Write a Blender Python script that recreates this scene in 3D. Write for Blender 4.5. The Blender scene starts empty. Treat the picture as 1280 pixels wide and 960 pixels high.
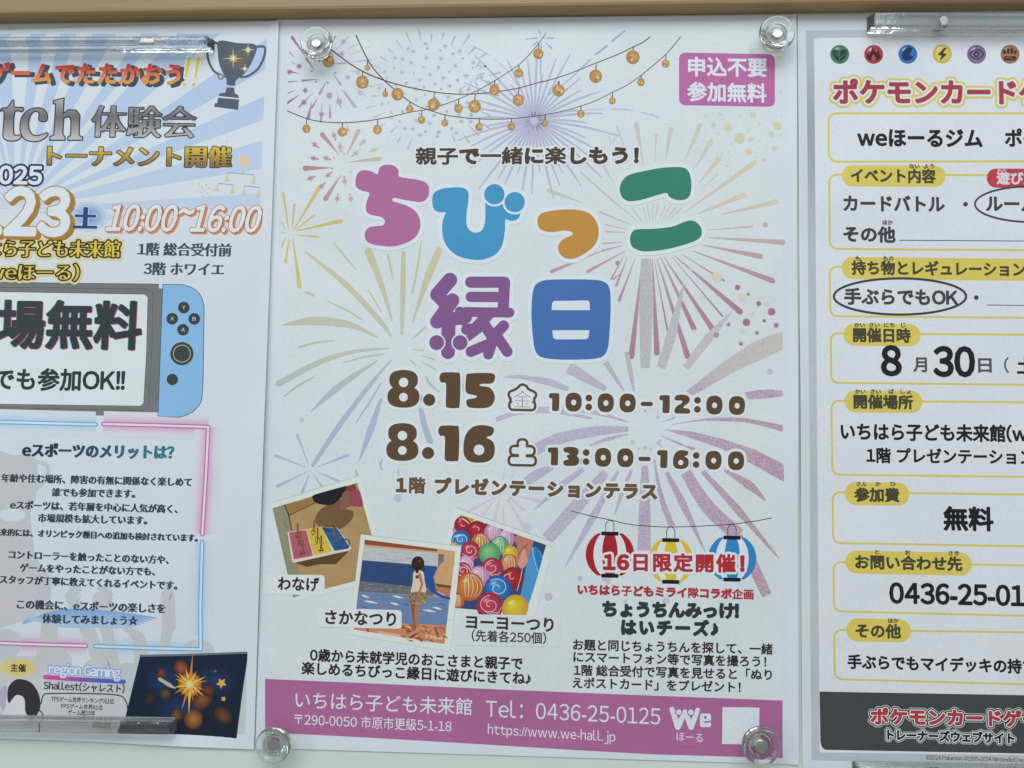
import bpy, math, random
import numpy as np
from mathutils import Vector, Matrix, geometry
random.seed(7); RNG = np.random.RandomState(7)
C = bpy.context.scene.collection
SC = bpy.context.scene

# ------------------------------------------------------------ camera, world, lamps, exposure
CAM_ROT = (math.radians(93.26), math.radians(-0.80), math.radians(2.25))
CAM_LOC = Vector((0.0076, -0.4341, -0.0293))
F_OVER_W = 960.0 / 1280.0
cd = bpy.data.cameras.new('camera'); cam = bpy.data.objects.new('camera', cd); C.objects.link(cam)
cam.location = CAM_LOC; cam.rotation_euler = CAM_ROT
cd.sensor_width = 36; cd.lens = 36 * F_OVER_W; cd.clip_start = 0.01; cd.clip_end = 50
SC.camera = cam
SC.cycles.max_bounces = 24; SC.cycles.transmission_bounces = 24; SC.cycles.transparent_max_bounces = 16
w = bpy.data.worlds.new('World'); SC.world = w; w.use_nodes = True
wn = w.node_tree; bg = wn.nodes['Background']; bg.inputs[0].default_value = (.51, .57, .60, 1); bg.inputs[1].default_value = 0.50
def area(name, loc, target, sx, sy, power, col):
    l = bpy.data.lights.new(name, 'AREA'); l.shape = 'RECTANGLE'; l.size = sx; l.size_y = sy; l.energy = power; l.color = col
    o = bpy.data.objects.new(name, l); C.objects.link(o); o.location = loc
    o.rotation_euler = (Vector(target) - Vector(loc)).to_track_quat('-Z', 'Y').to_euler(); return o
area('ceiling_light', (-0.1, -1.7, 1.75), (0, 0, 0.0), 2.6, 1.3, 45, (.815, .925, 1.0))
area('added_side_lamp', (-2.3, -1.9, 0.55), (0, 0, 0), 0.7, 1.6, 12, (.78, .905, 1.0))  # added lamp for window-like reflections, not an actual window
SC.view_settings.view_transform = 'Standard'; SC.view_settings.look = 'None'
SC.view_settings.exposure = 0.08; SC.view_settings.gamma = 1.0; SC.view_settings.use_curve_mapping = False

# ------------------------------------------------------------ image pixel -> metres on the board plane, by ray from the camera
from mathutils import Euler
_R = np.array(Euler(CAM_ROT).to_matrix()); _O = np.array(CAM_LOC)
def board(x, y, d=0.0):
    """image pixel (x, y) -> (X, Z) where its camera ray meets the plane d metres in front of the board"""
    v = _R @ np.array([(x - 640.0), (480.0 - y), -960.0])
    t = (-d - _O[1]) / v[1]
    p = _O + v * t
    return p[0], p[2]
def board_n(P, d=0.0):
    P = np.asarray(P, float)
    v = np.stack([P[:, 0] - 640.0, 480.0 - P[:, 1], np.full(len(P), -960.0)], 1) @ _R.T
    t = (-d - _O[1]) / v[:, 1]
    q = _O + v * t[:, None]
    return q[:, [0, 2]]
def back(X, Z):
    v = _R.T @ (np.array([X, 0, Z]) - _O)
    return np.array([640 + 960 * v[0] / -v[2], 480 - 960 * v[1] / -v[2]])
def updir(x, y):
    X, Z = board(x, y); d = back(X, Z + .01) - np.array([x, y]); return d / np.linalg.norm(d)

# ------------------------------------------------------------ colours and materials
def s2l(c):
    c = np.asarray(c, float) / 255.0
    return np.where(c <= .04045, c / 12.92, ((c + .055) / 1.055) ** 2.4)
ILL = s2l((189, 202, 211)) / 0.80
def K(c):
    return np.clip(s2l(c) / ILL, 0.004, 0.86)
WHITE = (196, 208, 216)
def _principled(m):
    m.use_nodes = True; nt = m.node_tree; return nt, nt.nodes['Principled BSDF']
def waves(nt, tc, b, prev=None):
    # gentle waviness of hung paper, shared by sheet and print
    n = nt.nodes.new('ShaderNodeTexNoise'); n.inputs['Scale'].default_value = 6.5; n.inputs['Detail'].default_value = 2; n.inputs['Distortion'].default_value = .6; nt.links.new(tc.outputs['Object'], n.inputs['Vector'])
    bp = nt.nodes.new('ShaderNodeBump'); bp.inputs['Strength'].default_value = 1; bp.inputs['Distance'].default_value = .007; nt.links.new(n.outputs['Fac'], bp.inputs['Height'])
    if prev: nt.links.new(prev.outputs[0], bp.inputs['Normal'])
    nt.links.new(bp.outputs[0], b.inputs['Normal'])
def mk_print():
    m = bpy.data.materials.new('printed_ink'); nt, b = _principled(m); N = nt.nodes.new; L = nt.links.new
    at = N('ShaderNodeAttribute'); at.attribute_name = 'ink'
    tc = N('ShaderNodeTexCoord')
    n1 = N('ShaderNodeTexNoise'); n1.inputs['Scale'].default_value = 900; n1.inputs['Detail'].default_value = 3; L(tc.outputs['Object'], n1.inputs['Vector'])
    n2 = N('ShaderNodeTexNoise'); n2.inputs['Scale'].default_value = 35; n2.inputs['Detail'].default_value = 4; L(tc.outputs['Object'], n2.inputs['Vector'])
    r1 = N('ShaderNodeMapRange'); r1.inputs['From Min'].default_value = .3; r1.inputs['From Max'].default_value = .7; r1.inputs['To Min'].default_value = .96; r1.inputs['To Max'].default_value = 1.035; L(n1.outputs['Fac'], r1.inputs['Value'])
    r2 = N('ShaderNodeMapRange'); r2.inputs['From Min'].default_value = .3; r2.inputs['From Max'].default_value = .7; r2.inputs['To Min'].default_value = .985; r2.inputs['To Max'].default_value = 1.015; L(n2.outputs['Fac'], r2.inputs['Value'])
    mu = N('ShaderNodeMath'); mu.operation = 'MULTIPLY'; L(r1.outputs[0], mu.inputs[0]); L(r2.outputs[0], mu.inputs[1])
    vm = N('ShaderNodeVectorMath'); vm.operation = 'SCALE'; L(at.outputs['Color'], vm.inputs[0]); L(mu.outputs[0], vm.inputs['Scale'])
    # worn speckle, stronger where the alpha of the ink is low (water-colour prints)
    n3 = N('ShaderNodeTexNoise'); n3.inputs['Scale'].default_value = 1500; n3.inputs['Detail'].default_value = 2; L(tc.outputs['Object'], n3.inputs['Vector'])
    r3 = N('ShaderNodeMapRange'); r3.inputs['From Min'].default_value = .5; r3.inputs['From Max'].default_value = .68; L(n3.outputs['Fac'], r3.inputs['Value'])
    iv = N('ShaderNodeMath'); iv.operation = 'SUBTRACT'; iv.inputs[0].default_value = 1.0; L(at.outputs['Alpha'], iv.inputs[1])
    sp = N('ShaderNodeMath'); sp.operation = 'MULTIPLY'; L(r3.outputs[0], sp.inputs[0]); L(iv.outputs[0], sp.inputs[1])
    mx = N('ShaderNodeMix'); mx.data_type = 'RGBA'; L(sp.outputs[0], mx.inputs[0]); L(vm.outputs[0], mx.inputs[6]); mx.inputs[7].default_value = (.78, .78, .78, 1)
    L(mx.outputs[2], b.inputs['Base Color'])
    b.inputs['Roughness'].default_value = .5; b.inputs['Specular IOR Level'].default_value = .25; waves(nt, tc, b)
    return m
def mk_paper(name, col, bump=.15):
    m = bpy.data.materials.new(name); nt, b = _principled(m); N = nt.nodes.new; L = nt.links.new
    tc = N('ShaderNodeTexCoord')
    n1 = N('ShaderNodeTexNoise'); n1.inputs['Scale'].default_value = 700; n1.inputs['Detail'].default_value = 5; L(tc.outputs['Object'], n1.inputs['Vector'])
    n2 = N('ShaderNodeTexNoise'); n2.inputs['Scale'].default_value = 18; n2.inputs['Detail'].default_value = 3; L(tc.outputs['Object'], n2.inputs['Vector'])
    mx = N('ShaderNodeMix'); mx.data_type = 'RGBA'
    a = np.array(col); mx.inputs[6].default_value = (*(a * .985), 1); mx.inputs[7].default_value = (*np.minimum(a * 1.015, .9), 1)
    ad = N('ShaderNodeMath'); ad.operation = 'ADD'; L(n1.outputs['Fac'], ad.inputs[0]); L(n2.outputs['Fac'], ad.inputs[1])
    mr = N('ShaderNodeMapRange'); mr.inputs['From Min'].default_value = .7; mr.inputs['From Max'].default_value = 1.3; L(ad.outputs[0], mr.inputs['Value'])
    L(mr.outputs[0], mx.inputs[0]); L(mx.outputs[2], b.inputs['Base Color'])
    bp = N('ShaderNodeBump'); bp.inputs['Strength'].default_value = bump; bp.inputs['Distance'].default_value = .0001; L(n1.outputs['Fac'], bp.inputs['Height']); L(bp.outputs[0], b.inputs['Normal'])
    b.inputs['Roughness'].default_value = .55; b.inputs['Specular IOR Level'].default_value = .3
    if bump > .1: waves(nt, tc, b, bp)
    return m
def mk_laminate():
    m = bpy.data.materials.new('tan_laminate'); nt, b = _principled(m); N = nt.nodes.new; L = nt.links.new
    tc = N('ShaderNodeTexCoord'); mp = N('ShaderNodeMapping'); mp.inputs['Scale'].default_value = (14, 300, 500); L(tc.outputs['Object'], mp.inputs['Vector'])
    n = N('ShaderNodeTexNoise'); n.inputs['Scale'].default_value = 2.2; n.inputs['Detail'].default_value = 7; L(mp.outputs[0], n.inputs['Vector'])
    r = N('ShaderNodeValToRGB'); r.color_ramp.elements[0].color = (*(K((126, 108, 74))), 1); r.color_ramp.elements[1].color = (*(K((139, 120, 84))), 1)
    r.color_ramp.elements[0].position = .3; r.color_ramp.elements[1].position = .72
    L(n.outputs['Fac'], r.inputs[0]); L(r.outputs[0], b.inputs['Base Color'])
    bp = N('ShaderNodeBump'); bp.inputs['Strength'].default_value = .2; bp.inputs['Distance'].default_value = .0002; L(n.outputs['Fac'], bp.inputs['Height']); L(bp.outputs[0], b.inputs['Normal'])
    b.inputs['Roughness'].default_value = .42
    return m
def mk_clear(name, haze):
    m = bpy.data.materials.new(name); nt, b = _principled(m); N = nt.nodes.new; L = nt.links.new
    b.inputs['Base Color'].default_value = (.97, .985, .98, 1); b.inputs['Transmission Weight'].default_value = 1.0
    b.inputs['IOR'].default_value = 1.49; b.inputs['Roughness'].default_value = .015
    tc = N('ShaderNodeTexCoord'); n = N('ShaderNodeTexNoise'); n.inputs['Scale'].default_value = 160; n.inputs['Detail'].default_value = 3; L(tc.outputs['Object'], n.inputs['Vector'])
    bp = N('ShaderNodeBump'); bp.inputs['Strength'].default_value = .25; bp.inputs['Distance'].default_value = .0004; L(n.outputs['Fac'], bp.inputs['Height']); L(bp.outputs[0], b.inputs['Normal'])
    df = N('ShaderNodeBsdfDiffuse'); df.inputs[0].default_value = (.80, .83, .84, 1); ms = N('ShaderNodeMixShader'); ms.inputs[0].default_value = haze
    L(b.outputs[0], ms.inputs[1]); L(df.outputs[0], ms.inputs[2]); L(ms.outputs[0], nt.nodes['Material Output'].inputs[0])
    return m
def mk_metal():
    m = bpy.data.materials.new('nickel'); nt, b = _principled(m); N = nt.nodes.new; L = nt.links.new
    b.inputs['Metallic'].default_value = 1; b.inputs['Roughness'].default_value = .22
    tc = N('ShaderNodeTexCoord'); n = N('ShaderNodeTexNoise'); n.inputs['Scale'].default_value = 900; L(tc.outputs['Object'], n.inputs['Vector'])
    r = N('ShaderNodeValToRGB'); r.color_ramp.elements[0].color = (.52, .49, .40, 1); r.color_ramp.elements[1].color = (.64, .61, .52, 1); L(n.outputs['Fac'], r.inputs[0]); L(r.outputs[0], b.inputs['Base Color'])
    return m
M_INK = mk_print(); M_PAPER = mk_paper('poster_paper', (.80, .80, .81)); M_BOARD = mk_paper('board_face', tuple(K((184, 200, 197))), .05)
M_LAM = mk_laminate(); M_CLEAR = mk_clear('clear_acrylic', .03); M_BAR = mk_clear('worn_acrylic', .035); M_METAL = mk_metal()

# ------------------------------------------------------------ things
def tag(o, label=None, cat=None, group=None, kind=None):
    for k, v in (('label', label), ('category', cat), ('group', group), ('kind', kind)):
        if v: o[k] = v
    return o
def empty(name, loc, label, cat, group=None):
    o = bpy.data.objects.new(name, None); o.location = loc; o.empty_display_size = .02; C.objects.link(o)
    return tag(o, label, cat, group)
def link_mesh(name, verts, faces, mat, parent=None, cols=None, smooth=False):
    loc = Vector(parent_world(parent)) if parent else Vector((0, 0, 0))
    me = bpy.data.meshes.new(name); V = np.asarray(verts, float) - np.array(loc)
    me.from_pydata([tuple(v) for v in V], [], faces)
    if cols is not None:
        a = me.color_attributes.new('ink', 'FLOAT_COLOR', 'POINT'); a.data.foreach_set('color', np.asarray(cols, np.float32).ravel())
    if smooth: me.polygons.foreach_set('use_smooth', [True] * len(me.polygons))
    me.materials.append(mat); me.update()
    o = bpy.data.objects.new(name, me); C.objects.link(o)
    if parent: o.parent = parent
    return o
def parent_world(p):
    v = Vector((0, 0, 0))
    while p: v += p.location; p = p.parent
    return v

# ------------------------------------------------------------ outline fields (signed distance), used for rounded and outlined lettering
BIG = 1e3
class Field:
    def __init__(s, x0, y0, x1, y1, cell, band):
        s.c = cell; s.band = band; m = band + 2 * cell
        s.x0 = x0 - m; s.y0 = y0 - m
        s.nx = int((x1 - x0 + 2 * m) / cell) + 2; s.ny = int((y1 - y0 + 2 * m) / cell) + 2
        s.X = s.x0 + np.arange(s.nx) * cell; s.Y = s.y0 + np.arange(s.ny) * cell
        s.f = np.full((s.ny, s.nx), BIG)
    def _win(s, xa, ya, xb, yb, m):
        i0 = max(0, int((min(xa, xb) - m - s.x0) / s.c)); i1 = min(s.nx, int((max(xa, xb) + m - s.x0) / s.c) + 2)
        j0 = max(0, int((min(ya, yb) - m - s.y0) / s.c)); j1 = min(s.ny, int((max(ya, yb) + m - s.y0) / s.c) + 2)
        return i0, i1, j0, j1
    def loops(s, loops):
        d = np.full((s.ny, s.nx), BIG); wind = np.zeros((s.ny, s.nx + 1)); m = s.band
        for lp in loops:
            P = np.asarray(lp, float); Q = np.roll(P, -1, 0)
            for (ax, ay), (bx, by) in zip(P, Q):
                i0, i1, j0, j1 = s._win(ax, ay, bx, by, m)
                if i1 <= i0 or j1 <= j0: continue
                ex, ey = bx - ax, by - ay; L2 = ex * ex + ey * ey
                if L2 < 1e-12: continue
                gx = s.X[i0:i1][None, :] - ax; gy = s.Y[j0:j1][:, None] - ay
                t = np.clip((gx * ex + gy * ey) / L2, 0, 1)
                dd = np.hypot(gx - t * ex, gy - t * ey)
                np.minimum(d[j0:j1, i0:i1], dd, out=d[j0:j1, i0:i1])
                if ay != by:
                    lo, hi = (ay, by) if ay < by else (by, ay)
                    ja = max(0, int(math.ceil((lo - s.y0) / s.c))); jb = min(s.ny, int(math.ceil((hi - s.y0) / s.c)))
                    if jb > ja:
                        yy = s.Y[ja:jb]; xx = ax + (yy - ay) / ey * ex
                        ii = np.clip(np.ceil((xx - s.x0) / s.c).astype(int), 0, s.nx)
                        wind[np.arange(ja, jb), ii] += 1 if by > ay else -1
        ins = np.cumsum(wind, 1)[:, :-1]; ins = np.abs(ins) > .5
        np.minimum(s.f, np.where(ins, -d, d), out=s.f); return s
    def capsule(s, a, b, r0, r1=None):
        r1 = r0 if r1 is None else r1; m = max(r0, r1) + s.band
        i0, i1, j0, j1 = s._win(*a, *b, m); ex, ey = b[0] - a[0], b[1] - a[1]; L2 = max(ex * ex + ey * ey, 1e-9)
        gx = s.X[i0:i1][None, :] - a[0]; gy = s.Y[j0:j1][:, None] - a[1]
        t = np.clip((gx * ex + gy * ey) / L2, 0, 1)
        dd = np.hypot(gx - t * ex, gy - t * ey) - (r0 + (r1 - r0) * t)
        np.minimum(s.f[j0:j1, i0:i1], dd, out=s.f[j0:j1, i0:i1]); return s
    def ellipse(s, cx, cy, rx, ry, n=36, sq=1.0):
        a = np.linspace(0, 2 * math.pi, n, endpoint=False)
        c, q = np.cos(a), np.sin(a)
        return s.loops([np.stack([cx + rx * np.sign(c) * np.abs(c) ** sq, cy + ry * np.sign(q) * np.abs(q) ** sq], 1)])
    def cut(s, cx, cy, r, ry=None):
        ry = ry or r
        g = (np.hypot((s.X[None, :] - cx) / r, (s.Y[:, None] - cy) / ry) - 1) * min(r, ry)
        s.f = np.maximum(s.f, -g); return s
    def cutloops(s, loops):
        g = Field(0, 0, 1, 1, s.c, s.band); g.x0, g.y0, g.nx, g.ny, g.X, g.Y = s.x0, s.y0, s.nx, s.ny, s.X, s.Y
        g.f = np.full((s.ny, s.nx), BIG); g.loops(loops); s.f = np.maximum(s.f, -g.f); return s
    def serif(s, wide, thin):
        f = s.f.copy(); k = int(round(wide / s.c))
        for i in range(1, k + 1):
            f[:, i:] = np.minimum(f[:, i:], s.f[:, :-i]); f[:, :-i] = np.minimum(f[:, :-i], s.f[:, i:])
        g = f.copy(); k = int(round(thin / s.c))
        for i in range(1, k + 1):
            g[i:] = np.maximum(g[i:], f[:-i]); g[:-i] = np.maximum(g[:-i], f[i:])
        s.f = g; return s
    def contours(s, off=0.0):
        f = s.f - off; f = np.where(f == 0, 1e-9, f); f = f.copy()
        f[0, :] = f[-1, :] = 1; f[:, 0] = f[:, -1] = 1
        I = f < 0
        code = I[:-1, :-1] * 1 + I[:-1, 1:] * 2 + I[1:, 1:] * 4 + I[1:, :-1] * 8
        js, is_ = np.nonzero((code > 0) & (code < 15))
        nxt = {}; pts = {}; nx = s.nx
        # edges of a cell: 0 lower (j), 1 right, 2 upper (j+1), 3 left ; segments keep the inside on the left
        T = {1: [(0, 3)], 2: [(1, 0)], 3: [(1, 3)], 4: [(2, 1)], 5: [(0, 1), (2, 3)], 6: [(2, 0)], 7: [(2, 3)], 8: [(3, 2)],
             9: [(0, 2)], 10: [(1, 2), (3, 0)], 11: [(1, 2)], 12: [(3, 1)], 13: [(0, 1)], 14: [(3, 0)]}
        def key(j, i, e):
            return (j * nx + i) * 2 if e == 0 else ((j + 1) * nx + i) * 2 if e == 2 else (j * nx + i) * 2 + 1 if e == 3 else (j * nx + i + 1) * 2 + 1
        cl = code[js, is_].tolist()
        for j, i, c in zip(js.tolist(), is_.tolist(), cl):
            for a, b in T[c]:
                nxt[key(j, i, a)] = key(j, i, b)
        out = []
        def pt(k):
            h = k & 1; q = k >> 1; j, i = divmod(q, nx)
            a = f[j, i]
            if h == 0: b = f[j, i + 1]; return (s.X[i] + s.c * min(1, max(0, a / (a - b))), s.Y[j])
            b = f[j + 1, i]; return (s.X[i], s.Y[j] + s.c * min(1, max(0, a / (a - b))))
        while nxt:
            k0 = next(iter(nxt)); k = k0; lp = []
            while k in nxt:
                lp.append(pt(k)); k = nxt.pop(k)
            if len(lp) > 3: out.append(np.array(lp))
        return [q for q in (simplify(l, s.c * .12) for l in out) if len(q) >= 3]
def simplify(P, tol):
    # drop points that hardly leave the chord of their neighbours (two passes)
    for _ in range(3):
        if len(P) < 8: return P
        A = np.roll(P, 1, 0); B = np.roll(P, -1, 0); e = B - A; L = np.hypot(e[:, 0], e[:, 1]) + 1e-12
        d = np.abs((P[:, 0] - A[:, 0]) * e[:, 1] - (P[:, 1] - A[:, 1]) * e[:, 0]) / L
        drop = (d < tol); drop[1::2] = False if _ % 2 == 0 else drop[1::2]
        if _ % 2: drop[0::2] = False
        P = P[~drop]
    return P
def sarea(P): x, y = P[:, 0], P[:, 1]; return .5 * np.sum(x * np.roll(y, -1) - y * np.roll(x, -1))
def inside(P, p):
    x, y = P[:, 0], P[:, 1]; X, Y = np.roll(x, -1), np.roll(y, -1)
    c = ((y > p[1]) != (Y > p[1])); 
    with np.errstate(divide='ignore', invalid='ignore'): xi = x + (p[1] - y) / (Y - y) * (X - x)
    return (np.sum(c & (p[0] < xi)) % 2) == 1
def tess(loops):
    """loops (outer and holes mixed, any plane coords) -> verts, tris"""
    if not loops: return np.zeros((0, 2)), []
    ar = [sarea(l) for l in loops]; big = max(ar, key=abs); sg = 1 if big > 0 else -1
    outs = [i for i, a in enumerate(ar) if a * sg > 0]; holes = [i for i, a in enumerate(ar) if a * sg <= 0]
    own = {i: [] for i in outs}
    bb = {i: (loops[i].min(0), loops[i].max(0)) for i in outs}
    for h in holes:
        p = loops[h][0]; best = None
        for i in outs:
            lo, hi = bb[i]
            if (p >= lo).all() and (p <= hi).all() and inside(loops[i], p) and (best is None or abs(ar[i]) < abs(ar[best])): best = i
        if best is not None: own[best].append(h)
    V = []; T = []; n = 0
    for i in outs:
        g = [loops[i]] + [loops[h] for h in own[i]]
        vl = [[Vector((p[0], p[1], 0)) for p in l] for l in g]
        tr = geometry.tessellate_polygon(vl)
        for l in g: V.append(l)
        T += [tuple(n + k for k in t) for t in tr]; n += sum(len(l) for l in g)
    return (np.concatenate(V) if V else np.zeros((0, 2))), T
def smooth(pts, n=6):
    P = np.asarray(pts, float); out = []; m = len(P)
    for i in range(m):
        p0, p1, p2, p3 = P[i - 1], P[i], P[(i + 1) % m], P[(i + 2) % m]
        for k in range(n):
            t = k / n; out.append(.5 * ((2 * p1) + (-p0 + p2) * t + (2 * p0 - 5 * p1 + 4 * p2 - p3) * t * t + (-p0 + 3 * p1 - 3 * p2 + p3) * t ** 3))
    return np.array(out)
def spline(pts, n=6):
    P = np.asarray(pts, float); out = []; m = len(P)
    for i in range(m - 1):
        p0, p1, p2, p3 = P[max(i - 1, 0)], P[i], P[i + 1], P[min(i + 2, m - 1)]
        for k in range(n):
            t = k / n; out.append(.5 * ((2 * p1) + (-p0 + p2) * t + (2 * p0 - 5 * p1 + 4 * p2 - p3) * t * t + (-p0 + 3 * p1 - 3 * p2 + p3) * t ** 3))
    out.append(P[-1]); return np.array(out)
# glyph outlines of Blender's own built-in font
_G = {}
def _mesh_loops(body):
    c = bpy.data.curves.new('t', 'FONT'); c.body = body; c.fill_mode = 'NONE'; c.resolution_u = 3
    o = bpy.data.objects.new('t', c); C.objects.link(o); bpy.context.view_layer.update()
    ev = o.evaluated_get(bpy.context.evaluated_depsgraph_get()); me = ev.to_mesh()
    co = np.array([v.co[:2] for v in me.vertices]).reshape(-1, 2); loops = []; st = 0
    ed = [tuple(e.vertices) for e in me.edges]
    cur = []
    for a, b in ed:
        cur.append(a)
        if b != a + 1:
            if len(cur) > 2: loops.append(co[cur])
            cur = []
    ev.to_mesh_clear(); bpy.data.objects.remove(o); bpy.data.curves.remove(c)
    return loops
_Iw = None
def glyph(ch):
    global _Iw
    if ch in _G: return _G[ch]
    if _Iw is None: _Iw = max(l[:, 0].max() for l in _mesh_loops('I'))
    if ch == ' ': _G[ch] = ([], .28); return _G[ch]
    if ch == '\u3000': _G[ch] = ([], 1.0); return _G[ch]
    if ch.isalnum() and ord(ch) < 127 or ch in '!?()':   # the wide Latin forms have the shapes of the sans face
        lp = _mesh_loops(chr(ord(ch) + 0xFEE0)); a_ = min(l[:, 0].min() for l in lp); b_ = max(l[:, 0].max() for l in lp)
        sb = .025 if ch in 'frtJ' else .045
        if ch == '1': b_ = max(b_, a_ + .40)
        _G[ch] = ([l - np.array([a_ - sb, 0]) for l in lp], b_ - a_ + 2 * sb); return _G[ch]
    if ch == '~':
        lp = _mesh_loops(ch); a_ = max(l[:, 0].max() for l in lp); _G[ch] = ([l + np.array([0, .3]) for l in lp], a_ + .03); return _G[ch]
    lp = _mesh_loops(ch); adv = max(l[:, 0].max() for l in _mesh_loops(ch + 'I')) - _Iw
    _G[ch] = (lp, adv); return _G[ch]

# ------------------------------------------------------------ printed layers
STEP = 0.00002
_J = 0
class Ink:
    """collects flat printed shapes given in image pixels and links them as one mesh"""
    def __init__(s, name, parent, base, label=None):
        s.name, s.parent, s.base, s.label = name, parent, base, label; s.V = []; s.F = []; s.Cc = []; s.n = 0; s.j = 0; s.desat = 0.0
    def raw(s, P, faces, col, layer, alpha=1.0):
        P = np.asarray(P, float)
        if len(P) == 0: return s
        global _J; _J += 1; q = board_n(P); d = s.base + layer * STEP + (_J % 61) * 2e-8
        s.V.append(np.stack([q[:, 0], np.full(len(q), -d), q[:, 1]], 1))
        s.F += [tuple(s.n + k for k in f) for f in faces]; s.n += len(P)
        if callable(col): cc = np.array([K(col(x, y)) for x, y in P])
        elif isinstance(col, np.ndarray) and col.ndim == 2: cc = col
        else: cc = np.tile(K(col), (len(P), 1))
        if s.desat: g = (cc @ np.array([.25, .6, .15]))[:, None] * np.array([[1.0, 1.0, 1.0]]); cc = cc * (1 - s.desat) + g * s.desat
        s.Cc.append(np.concatenate([cc, np.full((len(P), 1), alpha)], 1)); return s
    def poly(s, P, col, layer, alpha=1.0):
        v, t = tess([np.asarray(P, float)]); return s.raw(v, t, col, layer, alpha)
    def loops(s, loops, col, layer, alpha=1.0):
        v, t = tess([np.asarray(l, float) for l in loops]); return s.raw(v, t, col, layer, alpha)
    def disc(s, cx, cy, r, col, layer, ry=None, edge=None, n=24, rot=0, rings=1, alpha=1.0, off=(0, 0)):
        ry = r if ry is None else ry; a = np.linspace(0, 2 * math.pi, n, endpoint=False)
        if callable(col): col = col(cx, cy)
        P = [(cx + off[0], cy + off[1])]; cr, sr = math.cos(rot), math.sin(rot); F = []; cc = [K(col)]
        for k in range(1, rings + 1):
            t = k / rings
            for x, y in zip(r * t * np.cos(a), ry * t * np.sin(a)):
                P.append((cx + off[0] * (1 - t) + x * cr - y * sr, cy + off[1] * (1 - t) + x * sr + y * cr))
                cc.append(K(col) * (1 - t) + K(edge if edge is not None else col) * t)
        for i in range(n): F.append((0, 1 + i, 1 + (i + 1) % n))
        for k in range(1, rings):
            o, p = 1 + (k - 1) * n, 1 + k * n
            for i in range(n): j = (i + 1) % n; F.append((o + i, p + i, p + j, o + j))
        return s.raw(P, F, np.array(cc), layer, alpha)
    def ray(s, P, W, col, layer, cap=True, alpha=1.0, closed=False):
        """ribbon along P with width(s) W and round far end"""
        P = np.asarray(P, float); m = len(P)
        if np.isscalar(W): W = [W] * m
        if len(W) != m: W = np.interp(np.linspace(0, 1, m), np.linspace(0, 1, len(W)), W)
        T = np.roll(P, -1, 0) - np.roll(P, 1, 0)
        if not closed: T[0] = P[1] - P[0]; T[-1] = P[-1] - P[-2]
        T /= (np.hypot(T[:, 0], T[:, 1])[:, None] + 1e-9); Nn = np.stack([-T[:, 1], T[:, 0]], 1)
        A = P + Nn * np.array(W)[:, None] / 2; B = P - Nn * np.array(W)[:, None] / 2
        V = list(A) + list(B); F = [(i, i + 1, m + i + 1, m + i) for i in range(m - 1)]
        if closed: F.append((m - 1, 0, m, 2 * m - 1))
        if cap and not closed:
            for idx, sg in ((m - 1, 1), (0, -1)):
                r = W[idx] / 2
                if r < .3: continue
                a0 = math.atan2(Nn[idx][1] * sg, Nn[idx][0] * sg); st = len(V); k = 7
                for q in range(1, k):
                    a = a0 - math.pi * q / k; V.append(P[idx] + r * np.array([math.cos(a), math.sin(a)]))
                F.append((idx if sg > 0 else m + idx, *range(st, st + k - 1), m + idx if sg > 0 else idx))
        return s.raw(V, F, col, layer, alpha)
    def star(s, cx, cy, r, col, layer, n=7, inner=.42, rot=0, alpha=1.0):
        a = np.arange(2 * n) * math.pi / n + rot; rr = np.where(np.arange(2 * n) % 2 == 0, r, r * inner)
        return s.poly(np.stack([cx + rr * np.cos(a), cy + rr * np.sin(a)], 1), col, layer, alpha)
    def grid(s, q, nx, ny, col, layer, alpha=1.0):
        q = np.asarray(q, float); P = []
        for j in range(ny + 1):
            for i in range(nx + 1):
                u, v = i / nx, j / ny; P.append((q[0] * (1 - u) + q[1] * u) * (1 - v) + (q[3] * (1 - u) + q[2] * u) * v)
        F = [(j * (nx + 1) + i, j * (nx + 1) + i + 1, (j + 1) * (nx + 1) + i + 1, (j + 1) * (nx + 1) + i) for j in range(ny) for i in range(nx)]
        return s.raw(P, F, col, layer, alpha)
    def field(s, fl, off, col, layer, alpha=1.0, fn=None):
        v, t = tess(fl.contours(off))
        if fn is not None and len(v): v = fn(v)
        return s.raw(v, t, col, layer, alpha)
    def text(s, body, x0, x1, y0, y1, em, col, layer, bold=0.0, outline=(), shear=0.0, serif=None, ysc=1.0, cell=None, sxlim=(.82, 1.2), shift=None, mid=.375, kana=0.0):
        """body set from image pixel (x0,y0) to (x1,y1), y the mid height of the letters; outline = [(extra px, colour), ...] drawn below"""
        gl = [glyph(c) for c in body]; adv = [g[1] for g in gl]
        lefts = [min(l[:, 0].min() for l in g[0]) if g[0] else 0 for g in gl]; rights = [max(l[:, 0].max() for l in g[0]) if g[0] else g[1] for g in gl]
        L = math.hypot(x1 - x0, y1 - y0); n = len(body)
        nat = (sum(adv[:-1]) + rights[-1] - lefts[0]) * em
        sx = min(sxlim[1], max(sxlim[0], (L - 0) / nat)); track = (L - nat * sx) / max(1, n - 1)
        pen = -lefts[0] * em * sx; loops = []; kl = []
        for ch, g in zip(body, gl):
            for l in g[0]:
                q = np.stack([pen + l[:, 0] * em * sx, (l[:, 1] - mid) * em * ysc], 1); q[:, 0] += shear * q[:, 1]; (kl if kana and not ('\u4e00' <= ch <= '\u9fff') else loops).append(q)
            pen += g[1] * em * sx + track
        A = np.concatenate(loops + kl); mo = max([bold] + [bold + o[0] for o in outline]) + abs(kana)
        if cell is None: cell = min(.6, max(.16, em / 70))
        fl = Field(A[:, 0].min(), A[:, 1].min(), A[:, 0].max(), A[:, 1].max(), cell, max(mo, 0) + 3 * cell + .4 + (serif[0] if serif else 0)); fl.loops(loops)
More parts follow.
